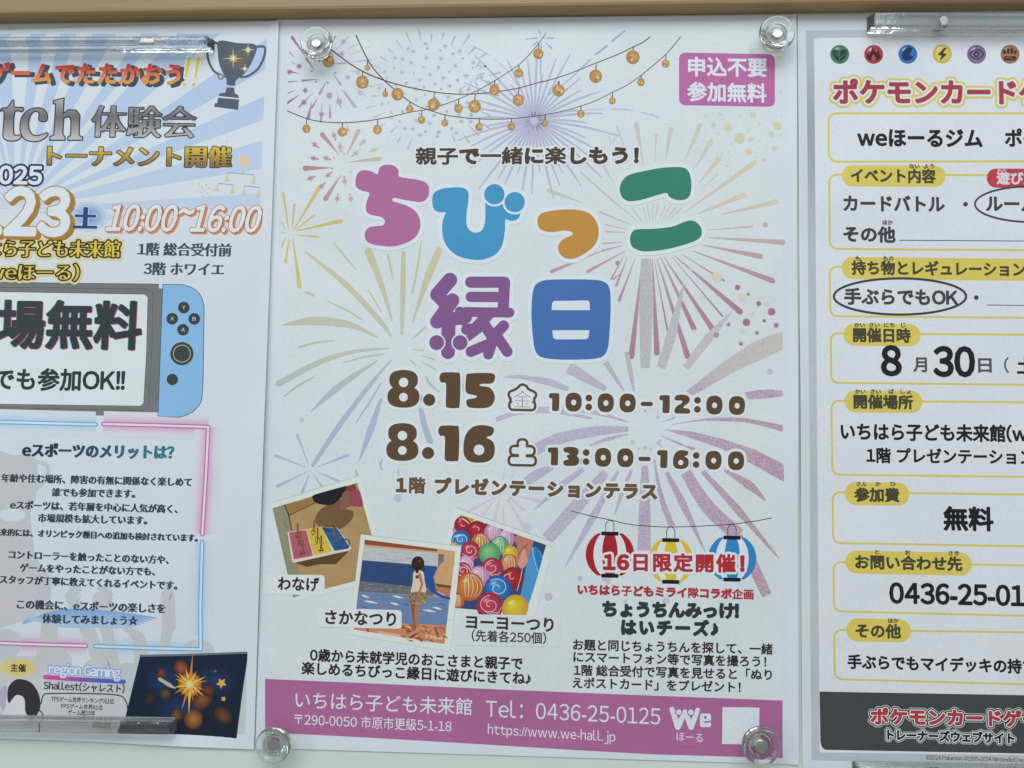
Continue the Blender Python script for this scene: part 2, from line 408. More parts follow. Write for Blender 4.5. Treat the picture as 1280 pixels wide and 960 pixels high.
        if kl: fj = fl.f; fl.f = np.full_like(fj, BIG); fl.loops(kl); fl.f = np.minimum(fj + kana * .5, fl.f - kana * .5)
        if serif: fl.serif(*serif)
        dx = np.array([x1 - x0, y1 - y0]) / L; o = np.array([x0, y0], float)
        if shift: o = o + np.array(shift)
        up = updir((x0 + x1) / 2, (y0 + y1) / 2)
        fn = lambda v: o + v[:, :1] * dx + v[:, 1:] * up
        for k, (ex, oc) in enumerate(sorted(outline, key=lambda q: -q[0])):
            s.field(fl, bold + ex, oc, layer - .9 + .8 * k / max(1, len(outline)), fn=fn)
        if col is not None: s.field(fl, bold, col, layer, fn=fn)
        return s
    def glow(s, P, w, col, edge, layer):
        P = np.asarray(P, float); T = np.gradient(P, axis=0); T /= np.hypot(T[:, 0], T[:, 1])[:, None] + 1e-9; Nn = np.stack([-T[:, 1], T[:, 0]], 1)
        offs = [-1, -.6, -.25, 0, .25, .6, 1]; amt = [0, .18, .7, 1, .7, .18, 0]; V = []; cc = []; m = len(P)
        for o_, a in zip(offs, amt):
            V += list(P + Nn * w * o_); cc += [K(edge) * (1 - a) + K(col) * a] * m
        F = [(k * m + i, k * m + i + 1, (k + 1) * m + i + 1, (k + 1) * m + i) for k in range(6) for i in range(m - 1)]
        return s.raw(V, F, np.array(cc), layer)
    def build(s):
        if not s.V: return None
        o = link_mesh(s.name, np.concatenate(s.V), s.F, M_INK, s.parent, np.concatenate(s.Cc))
        if s.label: o['label'] = s.label
        return o
def rrect(x0, y0, x1, y1, r, tilt=0.0, slant=0.0, n=6):
    """rounded rectangle; tilt = dy over its width, slant = dx over its height"""
    P = []
    for cx, cy, a0 in ((x1 - r, y0 + r, -90), (x1 - r, y1 - r, 0), (x0 + r, y1 - r, 90), (x0 + r, y0 + r, 180)):
        for k in range(n + 1):
            a = math.radians(a0 + 90 * k / n); P.append((cx + r * math.cos(a), cy + r * math.sin(a)))
    P = np.array(P); u = (P[:, 0] - x0) / (x1 - x0); v = (P[:, 1] - y0) / (y1 - y0)
    P[:, 1] += tilt * u; P[:, 0] += slant * v; return P
def lerp(a, b, t): return tuple(a[i] + (b[i] - a[i]) * min(1, max(0, t)) for i in range(3))
def crop(x0, y0, s): return lambda *p: (np.asarray(p, float).reshape(-1, 2) / s + np.array([x0, y0]))

# ------------------------------------------------------------ setting: board and its frame
def box(name, corners, y0, y1, mat, parent=None, bevel=0, seg=3):
    """corners: 4 (x,z) points; from depth y0 (back) to y1 (front, negative)"""
    V = [(x, y0, z) for x, z in corners] + [(x, y1, z) for x, z in corners]
    F = [(3, 2, 1, 0), (4, 5, 6, 7)] + [(i, (i + 1) % 4, 4 + (i + 1) % 4, 4 + i) for i in range(4)]
    o = link_mesh(name, V, F, mat, parent)
    import bmesh
    bm = bmesh.new(); bm.from_mesh(o.data); bmesh.ops.recalc_face_normals(bm, faces=bm.faces)
    if bevel: bmesh.ops.bevel(bm, geom=bm.edges[:], offset=bevel, segments=seg, affect='EDGES', profile=.5)
    bm.to_mesh(o.data); bm.free()
    if bevel: o.data.polygons.foreach_set('use_smooth', [True] * len(o.data.polygons)); o.modifiers.new('wn', 'WEIGHTED_NORMAL')
    return o
bl = board(0, 30.0); br = board(1280, 13.6); sl = (br[1] - bl[1]) / (br[0] - bl[0])
XL, XR = -.75, .75
fz = lambda x: bl[1] + (x - bl[0]) * sl
brd = empty('notice_board', (0, 0, 0), 'white magnetic notice board with tan frame along its top, carrying three posters', 'notice board')
pb = box('panel', [(XL, -.42), (XR, -.42), (XR, .30), (XL, .30)], .012, 0.0, M_BOARD, brd)
fr = box('frame', [(XL, fz(XL)), (XR, fz(XR)), (XR, fz(XR) + .045), (XL, fz(XL) + .045)], .012 - .02, -.0085, M_LAM, brd) if False else None
# profile of the frame: rounded lower front edge
prof = [(-.0002, 0.0), (-.0070, 0.0), (-.0085, .0005), (-.0094, .0016), (-.0097, .0030), (-.0097, .040), (-.0002, .040)]
V = []; nx = 12
for i in range(nx + 1):
    x = XL + (XR - XL) * i / nx
    for y, z in prof: V.append((x, y, fz(x) + z))
m_ = len(prof); F = [(i * m_ + k, i * m_ + (k + 1) % m_, (i + 1) * m_ + (k + 1) % m_, (i + 1) * m_ + k) for i in range(nx) for k in range(m_)]
F += [tuple(range(m_)), tuple(range(nx * m_ + m_ - 1, nx * m_ - 1, -1))]
link_mesh('frame', V, F, M_LAM, brd)
wl = box('wall', [(-1.6, -1.2), (1.6, -1.2), (1.6, 1.2), (-1.6, 1.2)], .06, .0125, M_BOARD); tag(wl, kind='structure')

# ------------------------------------------------------------ poster sheets
def sheet(root, quad, depth, lift, n=(46, 60), name='sheet'):
    """paper with thickness; quad = four image pixels TL TR BR BL; lift(u, v) -> metres off the board"""
    q = [np.array(board(*p)) for p in quad]; nx, ny = n; V = []; th = .00018
    us = np.linspace(0, 1, nx + 1); us = .5 - .5 * np.cos(us * math.pi); vs = np.linspace(0, 1, ny + 1)
    for side in (1, 0):
        for v in vs:
            for u in us:
                p = (q[0] * (1 - u) + q[1] * u) * (1 - v) + (q[3] * (1 - u) + q[2] * u) * v
                V.append((p[0], -(depth + lift(u, v) - (0 if side else th)), p[1]))
    W = nx + 1; N = W * (ny + 1); F = []
    for j in range(ny):
        for i in range(nx):
            a = j * W + i; F.append((a, a + W, a + W + 1, a + 1)); F.append((N + a, N + a + 1, N + a + W + 1, N + a + W))
    rim = [(j * W + i) for j, i in [(0, k) for k in range(W)] + [(k, nx) for k in range(1, ny + 1)] + [(ny, k) for k in range(nx - 1, -1, -1)] + [(k, 0) for k in range(ny - 1, 0, -1)]]
    for a, b in zip(rim, rim[1:] + rim[:1]): F.append((a, b, N + b, N + a))
    return link_mesh(name, V, F, M_PAPER, root, smooth=False)
def sm(t): t = min(1, max(0, t)); return t * t * (3 - 2 * t)
DA, DB, DC = .00115, .00075, .00050
pc = board(662, 480); POSTER_B = empty('festival_poster', (pc[0], 0, pc[1]), 'white festival poster with colourful rounded title and fireworks, between the other two posters', 'poster', 'posters on the notice board')
pa = board(10, 480); POSTER_A = empty('gaming_event_poster', (pa[0], 0, pa[1]), 'pale blue gaming event poster with a printed trophy and handheld console, at the left', 'poster', 'posters on the notice board')
pr = board(1330, 480); POSTER_C = empty('card_game_poster', (pr[0], 0, pr[1]), 'silver bordered card game poster with yellow outlined text boxes, at the right', 'poster', 'posters on the notice board')
def liftB(u, v):
    e = sm((u - .975) / .025) * (.3 + .7 * math.sin(v * math.pi)) * (.0012 + .0008 * math.sin(v * 15)) + sm((.012 - u) / .012) * .0001
    e += .00003 * math.sin(u * 9) * (1 if v > .999 else 0)
    return e
sheet(POSTER_B, [(346, 25.5), (994.5, 19.5), (997.5, 955), (320, 934)], DB, liftB)
def liftA(u, v): return sm((u - .978) / .022) * (.0005 + .0011 * math.sin(v * math.pi) + .0003 * math.sin(v * 11 + 1)) + sm((v - .99) / .01) * .0008 * math.sin(u * 9) ** 2
sheet(POSTER_A, [(-300, 49), (350, 27.5), (318.5, 935.5), (-360, 905)], DA, liftA)
def liftC(u, v): return sm((.02 - u) / .02) * (.0002 + .0006 * math.sin(v * math.pi) * (1 + .5 * math.sin(v * 13)))
sheet(POSTER_C, [(996.5, 20), (1650, 16), (1670, 975), (1002.5, 962)], DC, liftC)
LA, LB, LC = DA + .00003, DB + .00003, DC + .00003
def T(par, base, name, *a, label=None, **k): return Ink(name, par, base, label).text(*a, **k).build()
PB = lambda name, label=None: Ink(name, POSTER_B, LB, label)
PA_ = lambda name, label=None: Ink(name, POSTER_A, LA, label)
PC_ = lambda name, label=None: Ink(name, POSTER_C, LC, label)
# ------------------------------------------------------------ centre poster: festival
BROWN = (84, 66, 46); DARK = (44, 38, 33); PINK = (158, 98, 148); RED = (148, 42, 52); PBG = (190, 204, 211); HALO = (196, 210, 217)
i = PB('background_print')
i.grid([(361.5, 41), (977.5, 37), (978, 947), (331.5, 915.5)], 10, 14, PBG, 0); i.build()

def firework(label, fn):
    i = PB('firework_print', label); i.desat = .22; fn(i); i.build()
c9 = crop(340, 30, 9.143); c3 = crop(340, 0, 3.556); c6 = crop(340, 190, 3.556); c7 = crop(660, 190, 3.556); c5 = crop(440, 30, 5.333); cr = crop(680, 0, 3.556)
cm = crop(660, 440, 3.556); cl = crop(340, 420, 5.818); cq = crop(780, 400, 5.818); cn = crop(600, 120, 5.333); ck = crop(620, 420, 5.818); cp = crop(560, 560, 5.818); ct = crop(320, 440, 3.556)
def fw1(i):
    col = lambda x, y: lerp((150, 98, 142), (176, 172, 205), (x - 365) / 90)
    for a, b, w_ in [((500, 550), (400, 405), 30), ((400, 400), (235, 160), 36), ((540, 635), (355, 655), 28), ((630, 655), (550, 800), 30), ((700, 570), (790, 700), 26), ((820, 755), (950, 940), 32),
                     ((320, 815), (190, 900), 26), ((310, 660), (195, 668), 16), ((320, 575), (205, 550), 24), ((265, 385), (205, 330), 12), ((280, 760), (190, 795), 14), ((700, 465), (840, 455), 22),
                     ((900, 445), (1130, 415), 26), ((680, 260), (725, 150), 20), ((865, 300), (975, 235), 14), ((920, 350), (1020, 310), 14), ((880, 535), (1000, 560), 18), ((1175, 690), (1270, 708), 12),
                     ((1060, 295), (1125, 265), 9), ((735, 305), (880, 150), 14), ((530, 850), (460, 960), 24), ((740, 770), (790, 960), 14), ((470, 795), (310, 960), 16), ((925, 715), (1080, 835), 12), ((215, 430), (265, 465), 10)]:
        P = c9(a, b); i.ray(P, [.4, w_ / 9.143], col, 1)
    for x, y in [(315, 490), (385, 765), (370, 900), (660, 825), (770, 895), (870, 615), (1010, 790), (805, 345), (820, 210), (990, 560), (205, 555)]:
        p = c9(x, y)[0]; i.star(p[0], p[1], 4.6, col, 2, rot=x)
    for x, y, r in [(460, 543, 13), (545, 432, 13), (728, 568, 12), (508, 665, 12), (640, 678, 13)]:
        p = c9(x, y)[0]; i.disc(p[0], p[1], r / 9.143, col, 2, n=12)
    for x, y in [(257, 427), (222, 510), (299, 453), (145, 457)]:
        p = c3(x, y)[0]; i.star(p[0], p[1], 4.8, col, 2, rot=y)
    for a, b, w_ in [((178, 455), (163, 525), 16), ((258, 462), (260, 522), 12), ((310, 400), (370, 475), 18), ((225, 460), (218, 545), 9), ((90, 450), (72, 462), 6)]:
        i.ray(c3(a, b), [.4, w_ / 3.556], col, 1)
firework('purple burst of clubs and stars at the top left corner', fw1)
def fw2(i):
    col = lambda x, y: lerp((168, 116, 136), (186, 176, 148), (x - 385) / 80)
    for a, b, w_ in [((300, 690), (225, 600), 22), ((335, 690), (385, 585), 20), ((270, 748), (150, 750), 24), ((345, 722), (478, 708), 20), ((310, 775), (240, 885), 22)]: i.ray(c3(a, b), [.5, w_ / 3.556], col, 1)
    for x, y in [(192, 645), (242, 705), (186, 705), (305, 655), (335, 580), (277, 603), (375, 682), (408, 632), (457, 668), (251, 780), (172, 795), (222, 830), (324, 808), (292, 885), (352, 885)]:
        p = c3(x, y)[0]; i.star(p[0], p[1], 4.4, col, 2, n=6, rot=x)
        d = p - np.array([429, 206]); d /= np.hypot(*d); i.ray([p - d * 7, p + d * 8], [2.2, .2], col, 1, cap=False)
    for x, y in [(322, 686), (278, 703), (270, 751), (350, 765), (303, 790)]:
        p = c3(x, y)[0]; i.disc(p[0], p[1], 1.2, col, 1, n=8)
firework('dusty pink burst above the first title letter', fw2)
def fw3(i):
    cx, cy = 540.5, 114
    for k in range(34):
        a = k * 2 * math.pi / 34 + .08; r0 = 62 + 4 * math.sin(k * 3); r1 = r0 + 12 + 4 * math.sin(k * 5)
        if 70 < k * 360 / 34 < 110: r0 += 6; r1 += 8
        i.ray([(cx + r0 * math.cos(a) * 1.12, cy + r0 * math.sin(a)), (cx + r1 * math.cos(a) * 1.12, cy + r1 * math.sin(a))], [.7, 2.3], lambda x, y: lerp((178, 188, 188), (150, 165, 188), (x - 470) / 130 + .3), 1)
    for R, n, t in ((10, 5, 0), (20, 9, 1), (31, 13, 0), (41, 15, 1), (52, 22, 0), (58, 18, 1)):
        for k in range(n):
            a = k * 2 * math.pi / n + R; x = cx + R * 1.12 * math.cos(a) + RNG.uniform(-1.5, 1.5); y = cy + R * math.sin(a) + RNG.uniform(-1.5, 1.5)
            col = lerp((176, 186, 186), (150, 165, 188), (x - 470) / 130 + .3)
            if t: i.star(x, y, 4.2, col, 1, n=6, inner=.3, rot=k)
            else: i.disc(x, y, RNG.uniform(1.3, 2.5), col, 1, n=10)
    for a, b in [((820, 300), (850, 262)), ((835, 285), (865, 280)), ((825, 350), (880, 332)), ((740, 345), (780, 348)), ((815, 375), (835, 412)), ((860, 378), (935, 395)), ((805, 375), (780, 430)), ((760, 415), (720, 440))]: i.ray(c5(a, b), [.6, 1.9], (150, 166, 196), 1)
firework('pale grey blue ring of dots and dashes behind the light string', fw3)
def fw4(i):
    cx, cy = 668, 152; V4 = (164, 167, 200); i.disc(cx, cy + 1, 7.5, (172, 176, 206), .7, n=20)
    rr = [100, 62, 84, 74, 96, 58, 88, 66, 78, 92, 60, 86]
    for k in range(44):
        a = math.radians(k * 360 / 44 + 2); L = rr[k % 12] * (1.0 if math.sin(a) < 0 else 1.05)
        if 200 < math.degrees(a) < 235: L += 22
        bend = .16 * math.cos(a); P = []
        for t in np.linspace(.075, 1, 9): P.append((cx + L * t * math.cos(a), cy + L * t * math.sin(a) + abs(bend) * L * t * t * .9))
        i.ray(P, [2.2, 2.9, 2.6, 1.4], V4, 1)
    for pts, w_ in [([(795, 148), (860, 178), (920, 215)], 8), ([(950, 240), (1040, 320), (1120, 440), (1190, 570)], 6)]: i.ray(spline(c5(*pts)), [.6, w_ / 5.333, .6], V4, 1)
    for pts, w_ in [([(480, 142), (560, 115), (640, 103), (740, 94), (830, 90)], 7), ([(870, 91), (950, 92), (1025, 102)], 9), ([(1078, 113), (1140, 128), (1192, 148)], 9)]: i.ray(spline(cn(*pts)), [1, w_ / 5.333, .8], (165, 174, 198), 1)
    i.ray(c5((1258, 235), (1258, 400)), [2.2, 1.4], V4, 1)
    for a, b, w0, w1 in [((360, 140), (302, 185), 2, 3), ((278, 208), (228, 246), 3, 2.4), ((205, 268), (120, 350), 2, 1.4), ((120, 350), (0, 440), 1.4, 1.2)]: i.ray(cr(a, b), [w0, w1], (148, 160, 204), 1)
    for a, b in [((1155, 105), (1232, 98)), ((1243, 48), (1254, 68)), ((1205, 150), (1236, 124)), ((1280, 100), (1340, 98)), ((1290, 130), (1330, 165)), ((1260, 130), (1262, 165))]: i.ray(c5(a, b), [.8, 2.2], (144, 152, 200), 1)
firework('violet chrysanthemum burst in the middle of the top half', fw4)
def fw5(i):
    def col(x, y):
        if y < 262: return lerp((180, 180, 178), (196, 188, 146), (x - 780) / 150)
        return lerp((188, 172, 166), (164, 106, 138), (y - 262) / 130)
    for a, b, w_ in [((440, 735), (410, 557), 22), ((492, 722), (497, 600), 10), ((540, 715), (562, 578), 22), ((625, 715), (692, 560), 22), ((672, 745), (740, 632), 22), ((688, 815), (775, 708), 24), ((690, 852), (770, 775), 8),
                     ((620, 948), (935, 724), 22), ((680, 953), (888, 868), 24), ((785, 956), (1028, 899), 24), ((385, 745), (325, 565), 8), ((305, 810), (250, 720), 16), ((345, 935), (165, 768), 7), ((165, 902), (20, 848), 20), ((300, 640), (330, 600), 6), ((295, 640), (290, 610), 6)]:
        i.ray(cr(a, b), [.8 if w_ > 12 else .5, w_ / 3.556], col, 1, alpha=.55)
    for a, b, w_ in [((800, 348), (995, 333), 8), ((800, 381), (1130, 403), 24), ((775, 415), (1030, 465), 24), ((730, 440), (1085, 573), 24), ((680, 455), (870, 573), 9), ((650, 462), (940, 710), 26), ((640, 468), (862, 730), 8), ((605, 470), (835, 812), 26),
                     ((590, 472), (736, 785), 24), ((572, 476), (708, 908), 26), ((560, 478), (620, 800), 9), ((552, 480), (572, 892), 26), ((508, 480), (459, 908), 26), ((475, 476), (405, 660), 12), ((440, 470), (392, 595), 11), ((428, 458), (370, 565), 8),
                     ((430, 442), (265, 532), 14), ((418, 418), (330, 440), 10), ((418, 402), (335, 408), 8), ((330, 440), (105, 532), 16), ((430, 359), (345, 355), 6), ((432, 345), (345, 325), 6), ((455, 325), (320, 268), 9), ((480, 305), (240, 98), 8), ((505, 310), (465, 253), 6),
                     ((528, 306), (512, 248), 5), ((540, 304), (530, 238), 5), ((552, 303), (555, 235), 5), ((563, 303), (578, 230), 5), ((582, 303), (612, 236), 5), ((598, 301), (634, 236), 5), ((612, 298), (657, 248), 6), ((626, 300), (682, 250), 6), ((412, 540), (380, 566), 8)]:
        i.ray(c7(a, b), [.9 if w_ > 12 else .6, w_ / 3.556], col, 1.5, alpha=.75)
    for x, y, r, c_ in [(930, 603, 12, 0), (977, 633, 7, 2), (1024, 675, 11, 0), (1081, 711, 17, 0), (969, 758, 17, 0), (1048, 751, 8, 0), (1101, 771, 11, 0), (1016, 805, 8, 0), (890, 768, 9, 2), (945, 853, 9, 0), (1042, 852, 10, 3), (838, 557, 23, 1), (948, 648, 18, 1), (1060, 677, 12, 1), (992, 720, 12, 1), (953, 795, 12, 4), (775, 655, 11, 4), (1053, 325, 12, 3), (397, 495, 10, 2), (725, 520, 9, 4), (736, 800, 10, 4), (835, 815, 12, 2)]:
        p = c7(x, y)[0]; i.disc(p[0], p[1], r / 3.556, [(164, 92, 132), (200, 196, 170), (150, 132, 150), (196, 160, 150), (190, 196, 190)][c_], 2.6, n=18, alpha=.8)
    for x, y, r in [(817, 570, 19), (868, 617, 25), (751, 560, 12), (1036, 562, 18), (1009, 598, 13), (907, 678, 15), (918, 621, 11), (929, 513, 13), (1022, 664, 12), (977, 713, 9), (782, 509, 8), (717, 518, 5), (820, 678, 5), (809, 740, 6), (868, 520, 5), (1045, 260, 14), (1052, 410, 5), (1052, 605, 5), (920, 232, 9), (955, 550, 5), (908, 583, 5), (774, 595, 4), (835, 640, 5), (955, 630, 4), (1052, 520, 4)]:
        p = cr(x, y)[0]; i.disc(p[0], p[1], r / 3.556, lerp((182, 190, 178), (190, 190, 148), r / 20), 1, n=18, alpha=.8)
    for _ in range(34): i.disc(RNG.uniform(880, 974), RNG.uniform(136, 210), RNG.uniform(.4, .9), (180, 190, 182), 1, n=6)
firework('large burst of long rays around the green letter', fw5)
def fw6(i):
    def col(x, y):
        g = lerp((164, 168, 172), (186, 178, 162), (x - 780) / 190) if y < 470 else lerp((166, 162, 194), (168, 130, 156), (x - 720) / 220)
        return lerp(g, (170, 168, 190), .25 if y < 520 else 0)
    R = lambda pts, W, k=cm, s=3.556: i.ray(spline(k(*pts)), [q / s for q in W], col, 1.8, cap=False, alpha=.25)
    R([(525, 475), (523, 700), (520, 960)], [44, 60, 40], c7); R([(690, 590), (640, 800), (590, 960)], [4, 44, 40], c7); R([(905, 710), (800, 830), (700, 960)], [3, 40, 30], c7)
    i.poly(cq((450, 520), (500, 548), (760, 400), (900, 330), (1155, 215), (1155, 85), (1080, 105), (930, 165), (700, 320)), col, 1.85, alpha=.25)
    i.poly(cq((870, 528), (960, 510), (1050, 505), (1158, 515), (1158, 553), (1050, 568), (905, 578)), col, 1.85, alpha=.25)
    i.ray(spline(cq((345, 760), (500, 735), (640, 722), (860, 728), (1000, 752), (1158, 790))), [.4, 2.2, 4.6, 5.6, 8.6], col, 1.85, cap=False, alpha=.25)
    i.poly(cm((595, 342), (720, 352), (860, 385), (1010, 435), (1138, 500), (1138, 578), (980, 490), (860, 430), (700, 375)), col, 1.85, alpha=.25)
    R([(518, 505), (518, 700), (515, 880)], [28, 50, 60]); R([(560, 480), (590, 640), (640, 775)], [6, 22, 30]); R([(615, 535), (690, 680), (785, 885)], [18, 34, 3])
    R([(700, 535), (800, 690), (935, 815)], [46, 62, 66]); R([(935, 815), (990, 930), (1060, 1080)], [30, 50, 44]); R([(775, 530), (930, 700), (1115, 918)], [20, 34, 3]); R([(870, 525), (980, 590), (1055, 660)], [10, 40, 3])
    R([(460, 525), (420, 620), (385, 720)], [12, 20, 4]); R([(400, 530), (290, 730), (165, 955)], [12, 34, 3]); R([(345, 535), (220, 680), (85, 830)], [34, 60, 56]); R([(245, 520), (140, 600), (30, 700)], [22, 30, 3])
    R([(345, 165), (250, 110), (180, 68)], [20, 44, 56]); R([(425, 172), (385, 110), (345, 45)], [8, 18, 26]); R([(470, 175), (455, 90), (437, 0)], [8, 22, 18]); R([(445, 312), (300, 270), (150, 252), (0, 262)], [4, 18, 22, 26])
    R([(180, 165), (90, 130), (0, 118)], [16, 26, 16]); R([(445, 342), (300, 352), (140, 385), (0, 450)], [22, 44, 52, 50]); R([(445, 365), (360, 385), (275, 415)], [6, 18, 8]); R([(110, 510), (40, 545), (-40, 600)], [20, 44, 40])
    R([(700, 600), (400, 545), (150, 560), (0, 610)], [16, 36, 34, 34], ck, 5.818); R([(60, 300), (200, 300), (400, 350), (520, 388)], [10, 30, 34, 26], ck, 5.818)
    R([(290, 810), (500, 730), (700, 690)], [44, 50, 40], ck, 5.818)
    for x, y, r in [(458, 270, 8), (577, 290, 8), (465, 400, 9), (577, 405, 9), (520, 425, 10), (520, 262, 7), (490, 430, 6), (545, 432, 6), (585, 395, 7), (1074, 88, 13), (600, 700, 9)]:
        p = cm(x, y)[0]; i.disc(p[0], p[1], r / 3.556, (176, 172, 192), 1.6, n=12, alpha=.4)
    for x, y, r in [(160, 365, 12), (20, 447, 18), (262, 370, 8), (540, 465, 15), (282, 375, 16), (360, 468, 9), (600, 385, 10)]: p = crop(680, 620, 3.556)(x, y)[0]; i.disc(p[0], p[1], r / 3.556, (174, 174, 196), 1.2, alpha=.6)
    for a, b, w_ in [((595, 312), (650, 292), 8), ((590, 372), (680, 410), 10), ((680, 410), (735, 432), 16), ((575, 400), (600, 430), 8)]: i.ray(cm(a, b), [.6, w_ / 3.556], col, 1.6, alpha=.4)
firework('large grey to pink burst of broad rays behind the times', fw6)
def fw7(i):
    Y = (192, 176, 74)
    for a, b, w_ in [((100, 345), (212, 160), 20), ((112, 352), (308, 308), 20), ((112, 370), (208, 379), 11), ((95, 388), (124, 598), 22), ((78, 392), (62, 490), 13), ((110, 345), (190, 282), 9), ((92, 332), (102, 235), 12), ((75, 340), (52, 185), 12), ((60, 345), (45, 312), 6), ((60, 362), (45, 358), 5), ((62, 382), (45, 425), 9)]:
        i.ray(c6(a, b), [1.2, w_ / 2.8, .7 * w_ / 2.8], Y, 1)
firework('yellow burst at the left edge of the print', fw7)
def fw8(i):
    def col(x, y): return lerp(lerp((186, 182, 122), (172, 180, 160), (y - 290) / 130), (148, 170, 200), (y - 445) / 70)
    R = lambda pts, W, k=c6, s=3.556: i.ray(spline(k(*pts)), [q / s for q in W], col, 1, alpha=.65)
    R([(150, 445), (330, 590), (480, 750), (530, 820)], [8, 26, 24, 6]); R([(535, 750), (490, 600), (430, 445)], [6, 24, 36]); R([(540, 570), (528, 510), (515, 455)], [5, 12, 8]); R([(578, 810), (583, 620), (585, 450)], [12, 24, 20]); R([(625, 630), (650, 500), (665, 395)], [8, 10, 4])
    R([(625, 760), (665, 640), (700, 540), (742, 440)], [4, 20, 34, 30]); R([(490, 715), (460, 665), (430, 615)], [3, 8, 5]); R([(400, 745), (325, 700), (250, 665)], [9, 8, 4]); R([(470, 825), (380, 780), (300, 760), (180, 752), (45, 770)], [4, 22, 36, 40, 3]); R([(280, 840), (200, 848), (120, 868)], [4, 9, 9])
    R([(375, 525), (325, 465), (275, 405)], [3, 10, 5]); R([(185, 637), (150, 625)], [14, 10]); R([(625, 830), (650, 810), (680, 780)], [3, 10, 9])
    L5 = lambda pts, W: R(pts, W, cl, 5.818)
    L5([(855, 90), (600, 115), (350, 190), (55, 345)], [7, 28, 40, 48]); L5([(815, 132), (670, 155), (520, 195)], [9, 16, 8]); L5([(770, 180), (600, 290), (450, 400), (280, 555)], [8, 40, 50, 4]); L5([(870, 175), (720, 350), (500, 640), (300, 940)], [9, 30, 40, 26])
    L5([(795, 345), (700, 500), (610, 635)], [10, 16, 5]); L5([(795, 460), (720, 680), (640, 900)], [20, 52, 8]); L5([(305, 300), (190, 365), (85, 445)], [10, 18, 5]); L5([(1005, 175), (1045, 210)], [10, 9]); L5([(1095, 190), (1190, 245)], [6, 14]); L5([(1120, 300), (1160, 360), (1215, 405)], [14, 20, 8]); L5([(1085, 540), (1110, 650), (1150, 765)], [34, 44, 48]); L5([(1025, 98), (1105, 105)], [6, 12]); L5([(1090, 145), (1180, 170)], [6, 16]); L5([(800, 895), (793, 950)], [12, 12])
firework('large olive to blue burst left of the date', fw8)
def fw9(i):
    B = (148, 172, 206)
    for a, b, w_ in [((235, 500), (185, 368), 13), ((272, 512), (410, 458), 13), ((222, 512), (90, 460), 13), ((226, 532), (98, 596), 15), ((238, 545), (208, 622), 15), ((258, 545), (300, 605), 13), ((275, 532), (378, 578), 13), ((545, 482), (560, 520), 10), ((445, 520), (450, 545), 12), ((634, 515), (634, 545), 9)]: i.ray(ct(a, b), [.8, w_ / 3.556], B, 1, alpha=.7)
    for x, y, r in [(205, 303, 12), (632, 648, 18)]: p = ct(x, y)[0]; i.disc(p[0], p[1], r / 3.556, (166, 182, 210), 1, alpha=.7)
firework('small blue burst above the ring toss photo', fw9)
def fw10(i):
    for a, b, w_ in [((350, 350), (160, 455), 22), ((345, 368), (255, 485), 18), ((370, 385), (340, 520), 24), ((400, 420), (405, 545), 18), ((430, 370), (545, 560), 26), ((450, 360), (550, 448), 18), ((505, 348), (660, 382), 24), ((330, 345), (180, 350), 8), ((470, 335), (440, 380), 30), ((490, 160), (460, 215), 14), ((410, 180), (400, 225), 12)]: i.ray(cp(a, b), [1, w_ / 5.818], (192, 180, 200), 1.2, alpha=.5)
    p = cp(572, 580)[0]; i.disc(p[0], p[1], 6.3, (180, 182, 206), 1.2, alpha=.6)
    for x, y, r in [][:0] and [(160, 365, 12), (20, 447, 18), (262, 370, 8), (540, 465, 15), (282, 375, 16), (360, 468, 9), (600, 385, 10)]: p = crop(680, 620, 3.556)(x, y)[0]; i.disc(p[0], p[1], r / 3.556, (178, 178, 202), 1.2, alpha=.6)
firework('faint mauve burst between location line and balloon photo', fw10)

# --- strings of lights
STR = (92, 62, 62)
A_ = list(c3((262, 222), (300, 250), (350, 288), (415, 325), (500, 360), (600, 388), (700, 408), (800, 420), (900, 420), (1000, 410), (1100, 393), (1200, 365))) + list(cr((0, 365), (100, 335), (220, 287), (320, 248), (400, 210), (440, 190), (470, 168)))
B_ = list(c3((375, 160), (400, 215), (440, 290), (490, 350), (545, 400), (600, 445), (650, 475), (700, 492), (770, 513), (850, 525), (950, 532), (1060, 530), (1160, 520))) + list(cr((0, 513), (80, 497), (160, 475), (230, 450), (300, 415), (370, 380), (430, 338), (500, 280), (550, 235), (605, 168)))
C_ = list(c3((70, 495), (130, 520), (200, 540), (310, 548), (420, 540), (520, 523), (620, 500), (700, 487), (800, 455), (870, 425), (950, 385), (1040, 330), (1110, 280), (1170, 215), (1218, 152)))
strings = []
for k, (P, W) in enumerate(((A_, [1.6, 1.4, 1.1, 1.0, 1.3]), (B_, [1.5, 1.2, .9, .8, 1.0]), (C_, [1.1, 1.1, .9, .8, .9]))):
    i = PB('string_print'); P = spline(P, 4); strings.append(P); i.ray(P, W, STR, 3 + .1 * k); i.build()
